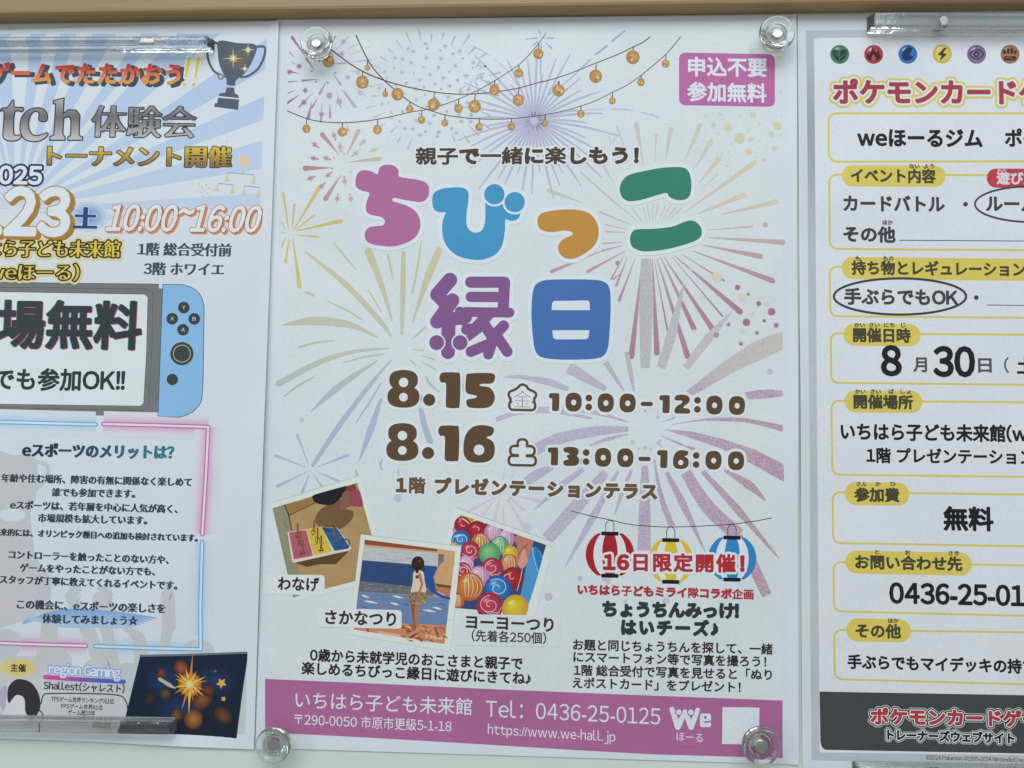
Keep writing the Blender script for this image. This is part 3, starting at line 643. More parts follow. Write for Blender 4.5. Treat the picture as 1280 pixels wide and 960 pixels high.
for (x, y, r), cc in [(q, c3) for q in [(253, 277, 25), (403, 368, 28), (425, 304, 13), (505, 421, 13), (559, 421, 27), (613, 487, 17), (720, 467, 27), (829, 484, 19), (901, 476, 28), (155, 574, 18), (313, 589, 20), (470, 578, 20), (666, 535, 17), (769, 548, 15), (921, 567, 17), (1064, 565, 17), (1213, 549, 14), (989, 403, 23), (1095, 447, 25), (1097, 328, 20), (1184, 242, 23), (1270, 403, 24)]] + [(q, cr) for q in [(65, 404, 27), (229, 342, 28), (394, 257, 30), (163, 508, 17), (303, 451, 15), (430, 368, 17), (540, 286, 17)]]:
    p = cc(x, y)[0]; r /= 3.556; i = PB('light_bulb_print')
    top = max((s_[np.argmin(np.abs(s_[:, 0] - p[0]))][1] for s_ in strings if s_[:, 0].min() - 3 < p[0] < s_[:, 0].max() + 3 and s_[np.argmin(np.abs(s_[:, 0] - p[0]))][1] < p[1] - r * .3), default=p[1] - r - 4)
    if p[1] - top > r + 9: top = p[1] - r - 4
    i.ray([(p[0] + r * .1, top), (p[0], p[1] - r * .8)], 1.1, (70, 50, 45), 3.4, cap=False)
    h = RNG.uniform(-.1, .1)
    i.disc(p[0], p[1], r, lerp((188, 144, 66), (204, 164, 84), RNG.rand()), 3.6, ry=r * RNG.uniform(.98, 1.08), edge=(150, 112, 58), n=22, rings=3, off=(r * .15, -r * .2), alpha=.75)
    for k in range(4):
        a = RNG.uniform(0, 6.28); q = r * RNG.uniform(.25, .6); i.disc(p[0] + q * math.cos(a), p[1] + q * math.sin(a), r * RNG.uniform(.15, .3), [(160, 108, 52), (214, 182, 104), (148, 100, 54), (206, 166, 88)][k], 3.7 + k * .05, n=10, alpha=.7)
    i.build()

# --- badge
i = PB('badge', 'pink rounded badge with two lines of white characters'); i.loops([rrect(848.5, 66.5, 968, 132, 7.5, tilt=2.2)], (166, 96, 150), 3); i.build()
T(POSTER_B, LB, 'lettering', '申込不要', 860.5, 957.5, 84.2, 85.4, 25, (226, 212, 230), 4, bold=.75)
T(POSTER_B, LB, 'lettering', '参加無料', 859.5, 957, 115.2, 117.4, 25, (226, 212, 230), 4, bold=.75)
T(POSTER_B, LB, 'lettering', '親子で一緒に楽しもう！', 520.5, 797, 195.8, 194.8, 22.5, (66, 54, 40), 4, bold=1.08, kana=.55, outline=[(2.2, HALO)])

# --- title
def title(outl, col, label, cuts=(), dots=(), strokes=(), halo=5.2, holes=(), band=9, crp=c6, ring=2.6, rings=True, extra=()):
    allp = np.concatenate([crp(*o) for o in outl] + [crp((x, y)) for x, y, r in dots] + [crp(a, b) for a, b, _ in strokes])
    f = Field(allp[:, 0].min() - 12, allp[:, 1].min() - 12, allp[:, 0].max() + 12, allp[:, 1].max() + 12, .55, band)
    if outl: f.loops([smooth(crp(*o), 6) for o in outl])
    for a, b, r in strokes: f.capsule(tuple(crp(a)[0]), tuple(crp(b)[0]), r / 3.556)
    full = f.f.copy()
    for x, y, r in dots:
        p = crp((x, y))[0]; full = np.minimum(full, np.hypot(f.X[None, :] - p[0], f.Y[:, None] - p[1]) - r / 3.556)
    body = f.f.copy(); i = PB('title_character', label)
    f.f = full; i.field(f, halo, HALO, 5)
    if holes: 
        f.f = body; f.cutloops([smooth(crp(*h), 4) if len(h) > 6 else crp(*h) for h in holes]); body = f.f.copy()
    for x, y, r in dots:
        p = crp((x, y))[0]; body = np.maximum(body, -(np.hypot(f.X[None, :] - p[0], f.Y[:, None] - p[1]) - r / 3.556 - ring))
    f.f = body; i.field(f, 0, col, 6)
    for x, y, r in dots:
        p = crp((x, y))[0]; i.disc(p[0], p[1], r / 3.556, col, 6.1, n=36)
    i.build()
title([[(470, 100), (480, 72), (505, 59), (540, 62), (563, 82), (569, 112), (640, 124), (685, 138), (700, 165), (692, 205), (665, 224), (625, 221), (575, 212), (545, 206), (538, 220), (600, 240), (645, 272), (661, 322), (645, 372), (600, 405), (530, 422), (450, 412), (420, 395), (414, 362), (432, 337), (465, 331), (495, 327), (503, 308), (485, 290), (443, 282), (420, 264), (422, 222), (434, 185), (395, 172), (373, 150), (378, 105), (400, 84), (440, 87)]], (158, 98, 145), 'pink first title character')
title([[(800, 160), (845, 160), (872, 178), (874, 215), (866, 275), (866, 325), (882, 352), (907, 360), (933, 350), (946, 318), (949, 270), (953, 200), (1000, 180), (1050, 220), (1100, 250), (1102, 285), (1085, 304), (1060, 308), (1038, 303), (1036, 350), (1025, 410), (1000, 452), (950, 477), (900, 481), (830, 465), (785, 430), (762, 385), (757, 330), (765, 290), (773, 270), (745, 270), (720, 255), (713, 215), (722, 183), (755, 166)]], (58, 138, 184), 'sky blue second title character', dots=[(989, 190, 45), (1079, 225, 45)])
title([[(80, 268), (150, 258), (230, 260), (285, 285), (313, 340), (305, 400), (270, 440), (215, 472), (175, 476), (142, 455), (134, 420), (155, 390), (192, 372), (196, 358), (160, 351), (100, 358), (55, 345), (42, 315), (50, 283)]], (172, 130, 58), 'ochre small third title character', crp=c7)
title([[(440, 108), (520, 86), (600, 72), (680, 70), (712, 88), (725, 140), (718, 195), (690, 215), (650, 213), (624, 198), (616, 184), (570, 195), (500, 215), (445, 220), (415, 198), (408, 155)], [(480, 346), (560, 343), (640, 333), (700, 310), (735, 308), (763, 330), (771, 365), (750, 392), (680, 418), (590, 438), (510, 443), (465, 425), (453, 395), (458, 365)]], (46, 118, 100), 'green fourth title character of two bars', crp=c7)
title([], (118, 82, 134), 'purple fifth title character with dots', crp=c6, halo=5.5, ring=1.7,
      dots=[(733, 848, 33), (837, 848, 33)],
      strokes=[((792, 570), (736, 635), 32), ((736, 635), (765, 668), 30), ((803, 660), (735, 755), 31), ((740, 752), (860, 735), 30), ((786, 740), (783, 890), 31), ((835, 710), (850, 750), 22),
               ((884, 580), (1034, 580), 25), ((1034, 580), (1028, 700), 25), ((884, 645), (1030, 646), 23), ((862, 712), (1056, 715), 22), ((960, 725), (905, 785), 26), ((905, 785), (865, 790), 24), ((940, 760), (985, 830), 25), ((985, 830), (962, 900), 23),
               ((925, 790), (870, 830), 14), ((985, 845), (885, 888), 24), ((1030, 773), (990, 815), 24), ((990, 805), (1046, 888), 24)])
title([[(60, 575), (120, 568), (260, 568), (330, 575), (361, 605), (367, 680), (362, 800), (352, 880), (320, 914), (240, 923), (120, 922), (55, 910), (30, 875), (18, 780), (16, 680), (27, 603)]], (62, 104, 166), 'blue sixth title character shaped as a rounded box', crp=c7,
      holes=[[(116, 663), (265, 661), (273, 668), (275, 704), (105, 704), (107, 672)], [(107, 793), (273, 793), (268, 826), (258, 833), (122, 834), (112, 826)]])

# --- dates and times with fat digits
DIG = {'1': ([(835, 90), (890, 90), (908, 105), (907, 235), (892, 248), (858, 248), (845, 235), (845, 142), (825, 136), (815, 118), (820, 98)], [], 861, 168, 169),
       '5': ([(948, 95), (1050, 93), (1064, 115), (1050, 138), (1002, 141), (998, 150), (1040, 157), (1063, 190), (1058, 225), (1030, 247), (955, 248), (938, 232), (940, 212), (978, 204), (980, 193), (945, 186), (932, 168), (935, 110)], [], 998, 170, 169),
       '6': ([(1000, 326), (1048, 333), (1059, 350), (1046, 373), (1024, 381), (1052, 398), (1063, 430), (1055, 470), (1020, 492), (960, 492), (930, 470), (922, 430), (930, 375), (958, 338)], [(993, 437, 24)], 992, 409, 169)}
def digit(i, ch, cx, cy, h, col, lay, halo, rot=0):
    """fat rounded digit of height h, centre (cx, cy)"""
    u = h / 2; f = Field(-h * .75, -h * .75, h * .75, h * .75, max(.28, h / 60), 5)
    def sup(x, y, rx, ry, q=.82): f.ellipse(x * u, y * u, rx * u, ry * u, sq=q)
    if ch == '8': sup(0, -.47, .76, .53); sup(0, .42, .85, .58)
    elif ch == '0': sup(0, 0, .86, 1.0, .8)
    elif ch == '.': sup(0, 0, 1, 1, 1)
    elif ch == ':': sup(0, -.46, .36, .36, 1); sup(0, .5, .36, .36, 1)
    elif ch == '-': f.capsule((-.42 * u, .05 * u), (.42 * u, .05 * u), .23 * u)
    elif ch in DIG:
        o, hl, x0, y0, hh = DIG[ch]; f.loops([(smooth(o, 4) - np.array([x0, y0])) / hh * h])
        f.f += 0
    elif ch == '2': f.loops([smooth([(-.8, -.75), (-.5, -.98), (.1, -1), (.6, -.85), (.78, -.45), (.6, -.1), (.2, .2), (.15, .4), (.6, .45), (.82, .65), (.75, .95), (.3, 1), (-.5, 1), (-.8, .9), (-.8, .5), (-.5, .15), (-.1, -.1), (.0, -.3), (-.2, -.38), (-.6, -.38), (-.82, -.5)], 4) * u])
    elif ch == '3': f.loops([smooth([(-.75, -.9), (-.4, -1), (.2, -1), (.65, -.85), (.78, -.5), (.65, -.15), (.62, -.05), (.8, .2), (.84, .6), (.6, .92), (.1, 1), (-.5, 1), (-.8, .85), (-.8, .5), (-.5, .38), (-.3, .3), (-.35, .18), (-.5, 0), (-.4, -.15), (-.2, -.2), (-.3, -.35), (-.7, -.45), (-.85, -.7)], 4) * u])
    fn = lambda v: np.array([cx, cy]) + v @ np.array([[1, rot], [-rot, 1]])
    if halo: i.field(f, halo, HALO, lay - 1, fn=fn)
    if ch == '8': f.cut(0, -.34 * u, .25 * u); f.cut(0, .44 * u, .23 * u)
    if ch == '0': f.cut(.02 * u, .03 * u, .27 * u, .30 * u)
    if ch == '6': f.cut(0, .33 * u, .28 * u)
    i.field(f, 0, col, lay, fn=fn)
def ctp(x, y): return tuple(ct((x, y))[0])
for row, (dy, dx, last) in enumerate(((0, 0, '5'), (236, -5, '6'))):
    i = PB('date_lettering', ('upper' if row == 0 else 'lower') + ' brown date in fat rounded figures')
    for ch, x, y, h in (('8', 657, 164, 168), ('.', 771, 213, 54), ('1', 861, 169, 168), (last, 997 - 5 * 0, 171, 168)):
        digit(i, ch, *ctp(x + dx, y + dy), h / 3.556, BROWN, 5, 4, rot=.01)
    i.build()
rows = [([(115, 222), (202, 223), (270, 224), (345, 226), (442, 227), (527, 229), (605, 231), (685, 232), (752, 234), (827, 236), (927, 238)], '10:00-12:00'), ([(110, 463), (192, 464), (258, 466), (333, 468), (432, 470), (517, 473), (595, 475), (678, 477), (746, 479), (823, 481), (923, 483)], '13:00-16:00')]
for row, (P, s_) in enumerate(rows):
    i = PB('time_lettering', ('upper' if row == 0 else 'lower') + ' brown time range in rounded figures')
    for (x, y), ch in zip(P, s_): digit(i, ch, *cm((x, y))[0], 84 / 3.556, BROWN, 5, 3.4, rot=.015)
    i.build()
i = PB('weekday_mark', 'outlined weekday character for the upper date')
i.text('金', 640.5, 665.5, 497, 497.5, 25, None, 5, bold=0, outline=[(9, HALO), (6.3, BROWN), (3.0, HALO)], sxlim=(.7, 1.2))
i.text('金', 641.5, 664.5, 499, 499.5, 24, (128, 118, 108), 5.4, bold=-.45, sxlim=(.7, 1.2)); i.build()
i = PB('weekday_mark', 'outlined weekday character for the lower date')
i.text('土', 641, 665, 565.8, 566.3, 26, None, 5, outline=[(8.6, HALO), (6.5, BROWN), (3.2, HALO)], sxlim=(.7, 1.2)); i.build()
T(POSTER_B, LB, 'location_lettering', '1階 プレゼンテーションテラス', 496.5, 820, 606, 614.5, 21, (96, 76, 50), 5, bold=1.15, kana=.55, outline=[(2.6, HALO)], sxlim=(.8, 1.02))

# --- three printed photos
def ci(x, y, s=crop(335, 600, 9.143)): return tuple(s(x, y)[0])
j1 = crop(335, 600, 9.143)
i = PB('photo_print', 'printed photo of a number peg board on a wooden floor')
i.loops([np.array([(340, 627.8), (451, 593.8), (486, 722), (366, 752)])], (200, 210, 206), 4)
i.ray([(341, 628.2), (449, 594.6)], .5, (150, 160, 160), 4.1, cap=False)
quad = np.array([(341.6, 635.3), (447.1, 603.2), (478.5, 717.2), (366.6, 746)])
i.grid(quad, 8, 8, lambda x, y: lerp((164, 138, 98), (150, 126, 88), ((x * 7 + y * 13) % 17) / 17), 4.2)
for _ in range(70):
    x = RNG.uniform(260, 1000); y = RNG.uniform(330, 1150) ; q_ = j1((x, y), (x + 60, y - 16))
    if inside(quad, q_[0]) and inside(quad, q_[1]) and not (225 < x < 960 and 440 < y < 960) and not (x < 480 and y > 1000) and q_[0][0] < 447 and not (500 < x < 1090 and y < 600): i.ray(q_, RNG.uniform(.3, .8), [(158, 132, 94), (140, 116, 80)][_ % 2], 4.3, cap=False)
i.loops([j1((58, 322), (185, 278), (240, 400), (285, 580), (330, 900), (385, 1310), (290, 1340))], (128, 130, 108), 4.3)
i.loops([j1((190, 280), (510, 190), (545, 258), (250, 405))], (140, 108, 62), 4.35)
i.ray(j1((190, 280), (240, 390), (275, 570)), 1.3, (48, 38, 34), 4.45, cap=False); i.ray(j1((245, 405), (545, 258)), .9, (52, 40, 34), 4.45, cap=False); i.ray(j1((185, 465), (225, 550)), .5, (70, 70, 60), 4.45, cap=False)
i.loops([smooth(j1((545, 440), (590, 350), (680, 290), (760, 280), (900, 330), (980, 360), (960, 450), (880, 530), (780, 570), (640, 560), (560, 500)), 4)], (104, 82, 54), 4.5)
i.loops([smooth(j1((680, 290), (760, 260), (850, 210), (920, 190), (960, 280), (900, 320), (780, 400), (700, 360)), 4)], (110, 76, 56), 4.55)
i.loops([smooth(j1((510, 195), (540, 165), (700, 118), (850, 78), (905, 70), (880, 150), (800, 240), (720, 285), (600, 275), (540, 250)), 4)], (24, 26, 32), 4.6)
i.loops([j1((905, 70), (1000, 42), (1020, 110), (960, 130), (880, 140))], (116, 58, 46), 4.62)
i.loops([smooth(j1((940, 140), (1040, 110), (1090, 290), (1000, 300), (930, 280), (920, 200)), 4)], (138, 66, 80), 4.65)
i.loops([smooth(j1((860, 150), (930, 120), (940, 240), (900, 320), (830, 340), (840, 250)), 4)], (120, 86, 72), 4.66)
i.loops([j1((300, 940), (450, 990), (600, 960), (780, 960), (930, 810), (700, 850))], (84, 64, 40), 4.68)
i.loops([j1((228, 595), (440, 560), (620, 530), (800, 545), (955, 770), (940, 800), (300, 945), (280, 925))], (196, 190, 180), 4.7)
i.loops([j1((245, 600), (440, 568), (520, 862), (302, 905))], (160, 82, 98), 4.8); i.loops([j1((445, 566), (610, 535), (742, 812), (530, 858))], (186, 170, 58), 4.8); i.loops([j1((615, 534), (795, 548), (935, 760), (925, 780), (765, 808))], (38, 82, 132), 4.8)
for a, b in [((265, 700), (470, 660)), ((285, 790), (495, 750)), ((470, 660), (650, 620)), ((500, 745), (690, 705)), ((650, 615), (845, 610)), ((690, 710), (890, 670))]: i.ray(j1(a, b), .4, (120, 110, 100), 4.9, cap=False)
for ch, x, y, s_ in [('3', 345, 620, 12), ('2', 375, 715, 12), ('1', 400, 830, 13), ('6', 525, 590, 12), ('5', 570, 680, 13), ('4', 610, 775, 14)]:
    p = j1(x, y)[0]; gl = glyph(ch)[0]; k = s_
    q = [np.stack([p[0] + (l[:, 1] - .35) * k * .6 - .0, p[1] + (l[:, 0] - .28) * k * 1.3], 1) for l in gl]; i.loops(q, (44, 36, 66), 5)
i.ray(spline(j1((640, 560), (680, 520), (760, 530), (770, 570), (700, 580), (650, 560))), .9, (30, 30, 36), 5); i.ray(spline(j1((800, 720), (860, 680), (930, 690), (925, 750), (860, 780), (800, 750))), 1.2, (20, 52, 88), 5)
for a, b, c_ in [((345, 490), (345, 620), 0), ((375, 575), (375, 720), 0), ((405, 680), (405, 860), 0), ((535, 460), (530, 590), 0), ((572, 540), (572, 690), 0), ((615, 635), (612, 790), 0), ((710, 445), (712, 540), 0), ((755, 540), (757, 640), 0), ((822, 590), (810, 710), 1)]: i.ray(j1(a, b), 2.3, [(128, 76, 46), (86, 84, 72)][c_], 5.2, cap=False)
i.build()
i = PB('photo_caption', 'caption box under the peg board photo'); i.loops([rrect(331, 717.5, 406.3, 742.5, 4, tilt=1)], (196, 208, 214), 5.6); i.text('わなげ', 348.5, 399, 728.8, 730.4, 18.5, (48, 40, 36), 6, bold=.6); i.build()

j3 = crop(560, 635, 9.143)
i = PB('photo_print', 'printed photo of many coloured water balloons in a blue tub')
i.loops([np.array([(567.6, 633.4), (693, 677.7), (666, 772), (566, 762), (540, 755)])], (199, 209, 210), 4.3)
i.ray([(571, 634.6), (693, 677.7)], .5, (150, 148, 158), 6.6, cap=False)
i.loops([j3((150, 75), (1125, 412), (880, 1205), (90, 1140), (-60, 1100))], (52, 66, 110), 4.5)
i.loops([j3((760, 300), (1125, 412), (1040, 680), (700, 560))], (34, 50, 84), 4.52)
i.loops([smooth(j3((975, 440), (1080, 560), (1000, 860), (880, 1190), (790, 1180), (850, 900), (900, 640)), 4)], (70, 138, 192), 4.65)
i.ray(spline(j3((965, 450), (980, 560), (1030, 720))), .8, (150, 190, 215), 4.82); i.loops([smooth(j3((985, 450), (1020, 450), (1070, 590), (1035, 700), (1000, 600)), 4)], (36, 114, 176), 4.74)
BAL = [(200, 130, 65, 'y'), (110, 250, 50, 'p'), (165, 190, 85, 'r'), (345, 175, 75, 'y'), (335, 260, 102, 'r'), (510, 275, 88, 'p'), (665, 345, 92, 'p'), (150, 365, 100, 'b'), (370, 395, 97, 'o'), (595, 425, 93, 'g'), (70, 440, 45, 'y'), (255, 495, 105, 'k'), (475, 520, 112, 'g'), (712, 520, 82, 'y'), (200, 640, 88, 'p'), (170, 720, 90, 'k'), (700, 630, 92, 'o'), (505, 690, 112, 'k'), (355, 785, 110, 'p'), (740, 800, 112, 'r'), (250, 895, 142, 'o'), (110, 1060, 72, 'o'), (568, 925, 142, 'b'), (480, 1118, 138, 'k'), (770, 1145, 138, 'y')]
BC = dict(r=((170, 44, 50), (120, 28, 40)), y=((212, 190, 62), (176, 140, 40)), p=((206, 158, 190), (170, 110, 160)), b=((58, 136, 196), (26, 80, 150)), o=((206, 136, 52), (160, 86, 34)), g=((126, 182, 120), (60, 136, 96)), k=((178, 66, 92), (140, 36, 60)))
edge_l = lambda y: 150 - (y - 75) * .29
for n_, (x, y, r, c_) in enumerate(BAL):
    p = j3(x, y)[0]; R_ = r * 1.1 / 9.143; cl_, ed = BC[c_]
    i.disc(p[0], p[1], R_, cl_, 4.7 + n_ * .07, ry=R_ * 1.05, edge=ed, n=24, rings=3, off=(-R_ * .2, -R_ * .3), rot=.15)
    i.disc(p[0] - R_ * .3, p[1] - R_ * .45, R_ * .3, lerp(cl_, (236, 236, 238), .5), 4.72 + n_ * .07, ry=R_ * .16, edge=cl_, rot=-.5, n=14)
    if c_ in 'gop' and R_ > 8:
        for k in range(5):
            b_ = (k - 2) * .36; i.ray([(p[0] + R_ * .92 * math.sin(b_) * math.cos(t) + R_ * .25 * (n_ % 3 - 1) * math.cos(t) ** 2, p[1] - R_ * .9 * math.sin(t)) for t in np.linspace(-1.0, 1.35, 9)], [.3, .7, .5], (226, 222, 214), 4.73 + n_ * .07, cap=False)
    elif c_ not in 'y' and R_ > 8:
        s_ = []; 
        for k in range(22 + n_ % 5 if c_ in 'kb' else 9):
            t = k / 25; a = t * (7 + n_ % 4) * (1 if n_ % 2 else -1) + n_ * 1.7; q = R_ * (.12 + .72 * t); s_.append((p[0] + q * math.cos(a), p[1] - R_ * .1 + q * math.sin(a) * .9))
        i.ray(s_, .8, (220, 186, 196) if c_ in 'krp' else (206, 220, 226), 4.73 + n_ * .07, cap=False)
        for k in range(2): a = 2.2 + k * .5 + n_; i.ray(spline([(p[0] + R_ * .85 * math.cos(a + t), p[1] + R_ * .85 * math.sin(a + t) * (1 - .35 * t)) for t in (0, .5, 1.0, 1.5)], 3), .6, (214, 204, 196), 4.74 + n_ * .07, cap=False)
i.loops([smooth(j3((760, 330), (860, 300), (975, 360), (960, 440), (920, 560), (900, 640), (850, 690), (800, 660), (780, 580), (800, 540), (790, 440)), 4)], (172, 112, 100), 6.2)
i.loops([smooth(j3((860, 460), (900, 500), (910, 600), (860, 680), (800, 640), (830, 540)), 4)], (196, 140, 122), 6.25); i.ray(j3((910, 405), (850, 470), (805, 530)), .9, (104, 56, 56), 6.3); i.ray(spline(j3((900, 440), (900, 540), (930, 560), (960, 500))), .6, (130, 76, 72), 6.3); i.ray(j3((850, 690), (830, 800), (790, 940)), .8, (206, 190, 190), 6.3)
for q_ in ([(568.2, 634.2), (693, 677.9), (691.5, 684), (566.8, 639.6)], [(683.2, 680.2), (692.4, 679), (668, 772), (657, 772)]): i.loops([np.array(q_)], (199, 209, 210), 6.45)
i.loops([np.array([(567.8, 636), (578, 640), (574.5, 649), (560, 690), (556, 690)])], (199, 209, 210), 4.66)
i.build()
i = PB('photo_caption', 'white strip with the balloon caption'); i.loops([rrect(568, 767, 700, 806, 4, tilt=2)], (190, 204, 211), 6.5)
i.text('ヨーヨーつり', 583, 691.5, 776.5, 780.5, 19.5, (50, 42, 38), 6.9, bold=.65); i.text('(先着各250個)', 590, 682.5, 793.8, 797.4, 15.2, (58, 50, 46), 6.9, bold=.3); i.build()

j2 = crop(435, 660, 6.4); LB0 = LB; LB = LB0 + 3.4 * STEP
i = PB('photo_print', 'printed photo of a child seen from behind beside a blue fish pool')
i.loops([np.array([(451.6, 667.3), (576.8, 682.6), (563, 814), (436.5, 792)])], (198, 208, 208), 5.2)
i.ray([(451.6, 667.5), (576.8, 682.8)], .4, (140, 152, 150), 5.3, cap=False)
ph = lambda pts, col, l: i.loops([j2(*pts)], col, l)
ph([(135, 90), (860, 182), (773, 925), (48, 808)], (176, 140, 100), 5.4)
ph([(135, 90), (860, 182), (848, 280), (128, 160)], (186, 150, 112), 5.45); ph([(135, 92), (715, 165), (716, 186), (138, 130)], (130, 70, 40), 5.5)
ph([(128, 145), (720, 200), (722, 305), (118, 262)], (168, 178, 186), 5.55)
for _ in range(26):
    x = RNG.uniform(135, 690); y = 158 + (x - 135) * .075 + RNG.uniform(0, 100); L = RNG.uniform(20, 80); i.ray(j2((x, y), (x + L, y + RNG.uniform(-12, 12))), RNG.uniform(.4, 1.4), [(194, 196, 190), (130, 152, 186), (150, 156, 160), (182, 170, 150)][_ % 4], 5.6)
ph([(118, 255), (720, 305), (690, 380), (560, 470), (96, 430)], (42, 68, 112), 5.65)
for _ in range(14): x = RNG.uniform(120, 480); y = 270 + RNG.uniform(0, 130); i.ray(j2((x, y), (x + 60, y + 6)), .5, (54, 80, 124), 5.7)
ph([(96, 420), (560, 470), (680, 500), (690, 540), (86, 505)], (92, 100, 112), 5.75)
for _ in range(40): x = RNG.uniform(100, 640); y = 440 + (x - 100) * .07 + RNG.uniform(-4, 52); i.ray(j2((x, y), (x + 26, y + 3)), .6, [(120, 128, 136), (76, 86, 100), (150, 150, 140)][_ % 3], 5.8)
ph([(84, 505), (700, 545), (812, 565), (790, 775), (440, 760), (70, 650)], (96, 122, 162), 5.85)
for x, y, L, c_ in [(110, 535, 60, 0), (130, 580, 110, 0), (360, 540, 80, 0), (340, 595, 70, 0), (600, 650, 100, 0), (680, 630, 70, 0), (240, 620, 60, 1), (450, 600, 40, 2), (720, 600, 60, 2), (100, 620, 60, 2)]: i.ray(j2((x, y), (x + L / 2, y + 8), (x + L, y + 18)), [.6, 2.8, .8], [(204, 204, 190), (160, 96, 92), (70, 100, 150)][c_], 5.9)
ph([(800, 225), (860, 190), (828, 470), (700, 440), (730, 300)], (182, 148, 108), 5.7); ph([(725, 205), (772, 210), (765, 260), (722, 310)], (96, 104, 112), 5.95); ph([(700, 440), (828, 458), (825, 482), (712, 466)], (96, 72, 46), 5.92)
ph([(690, 470), (826, 480), (815, 560), (740, 540)], (170, 112, 72), 5.9)
i.loops([smooth(j2((615, 310), (700, 330), (685, 380), (700, 450), (715, 500), (815, 552), (812, 570), (740, 550), (660, 500), (620, 450)), 3)], (36, 76, 142), 5.98)
i.ray(j2((715, 505), (780, 540)), .8, (190, 196, 200), 6.05)
ph([(440, 765), (790, 775), (773, 925), (48, 808), (52, 795), (420, 800)], (178, 124, 88), 6.0)
for a, b, w_, c_ in [((430, 780), (600, 900), 10, 0), ((600, 780), (660, 830), 8, 1), ((700, 790), (720, 860), 8, 0), ((500, 760), (560, 850), 9, 1), ((160, 800), (165, 830), 6, 0), ((240, 830), (420, 860), 7, 2), ((620, 860), (760, 880), 8, 2)]: i.ray(j2(a, b), w_ / 2.4, [(140, 78, 50), (150, 92, 64), (202, 168, 130)][c_], 6.05, cap=False)
for _ in range(60):
    x = RNG.uniform(80, 790); y = RNG.uniform(545, 740); i.ray(j2((x, y), (x + RNG.uniform(20, 60), y + RNG.uniform(2, 10))), RNG.uniform(.3, .8), [(112, 138, 176), (80, 104, 146), (132, 152, 184)][_ % 3], 5.88, cap=False)
for _ in range(40):
    x = RNG.uniform(430, 770); y = RNG.uniform(780, 895); i.ray(j2((x, y), (x + RNG.uniform(10, 40), y + RNG.uniform(4, 26))), RNG.uniform(.5, 1.6), [(196, 150, 112), (150, 96, 66), (214, 182, 148), (128, 74, 50)][_ % 4], 6.06, cap=False)
for _ in range(26):
    x = RNG.uniform(725, 850); y = RNG.uniform(215, 430); i.ray(j2((x, y), (x + RNG.uniform(-3, 3), y + 40)), RNG.uniform(.6, 1.8), [(186, 152, 114), (170, 136, 98)][_ % 2], 5.72, cap=False)
# the child
sk = (150, 96, 68)
i.ray(j2((520, 600), (530, 700), (540, 790)), [5.4, 4.4, 3.6], (132, 82, 56), 6.2); i.ray(j2((556, 600), (548, 700), (556, 790)), [5.6, 4.8, 3.8], (162, 108, 76), 6.3)
i.ray(j2((500, 850), (575, 805)), 3.4, (176, 132, 120), 6.4); i.ray(j2((505, 870), (540, 850)), 3, (110, 60, 44), 6.35)
i.loops([smooth(j2((530, 345), (600, 345), (615, 420), (620, 520), (510, 525), (520, 430)), 4)], (196, 184, 170), 6.4)
i.loops([smooth(j2((500, 515), (620, 515), (636, 600), (560, 608), (476, 590)), 4)], (128, 116, 92), 6.5)
for x, y in [(500, 550), (530, 580), (570, 540), (600, 580), (555, 600), (620, 555), (520, 530), (548, 560), (590, 530), (505, 585), (582, 598), (615, 590), (545, 525)]: p = j2(x, y)[0]; i.disc(p[0], p[1], 1.5, (84, 76, 62) if x % 3 else (166, 150, 118), 6.55, n=4)
i.ray(j2((575, 370), (595, 450), (560, 540)), [3.6, 3.2, 2.6], (166, 110, 76), 6.6); i.disc(*j2((556, 550))[0], 2.5, sk, 6.65, n=10); i.disc(*j2((556, 388))[0], 2.4, (120, 66, 48), 6.62, n=10)
i.disc(*j2((562, 280))[0], 8.0, (50, 36, 28), 6.7, ry=8.8, edge=(40, 30, 26), n=24); i.disc(*j2((555, 345))[0], 2.2, (44, 32, 26), 6.7, n=10); i.disc(*j2((612, 328))[0], 1.6, (40, 30, 26), 6.7, n=10); i.disc(*j2((575, 262))[0], 3, (84, 66, 46), 6.75, n=12, edge=(50, 36, 28))
i.build()
i = PB('photo_caption', 'caption box over the lower left of the pool photo'); i.loops([rrect(397, 759.5, 502.5, 783, 4, tilt=2.5)], (194, 206, 214), 7); i.text('さかなつり', 407.5, 495, 770.6, 773.6, 19.5, (50, 42, 38), 7.4, bold=.65); i.build()

LB = LB0

T(POSTER_B, LB, 'lettering', '0歳から未就学児のおこさまと親子で', 388.5, 653, 818, 829, 16.8, (40, 33, 30), 4, bold=.5)
T(POSTER_B, LB, 'lettering', '楽しめるちびっこ縁日に遊びにきてね♪', 378, 663, 834.4, 847.6, 16.8, (40, 33, 30), 4, bold=.5)

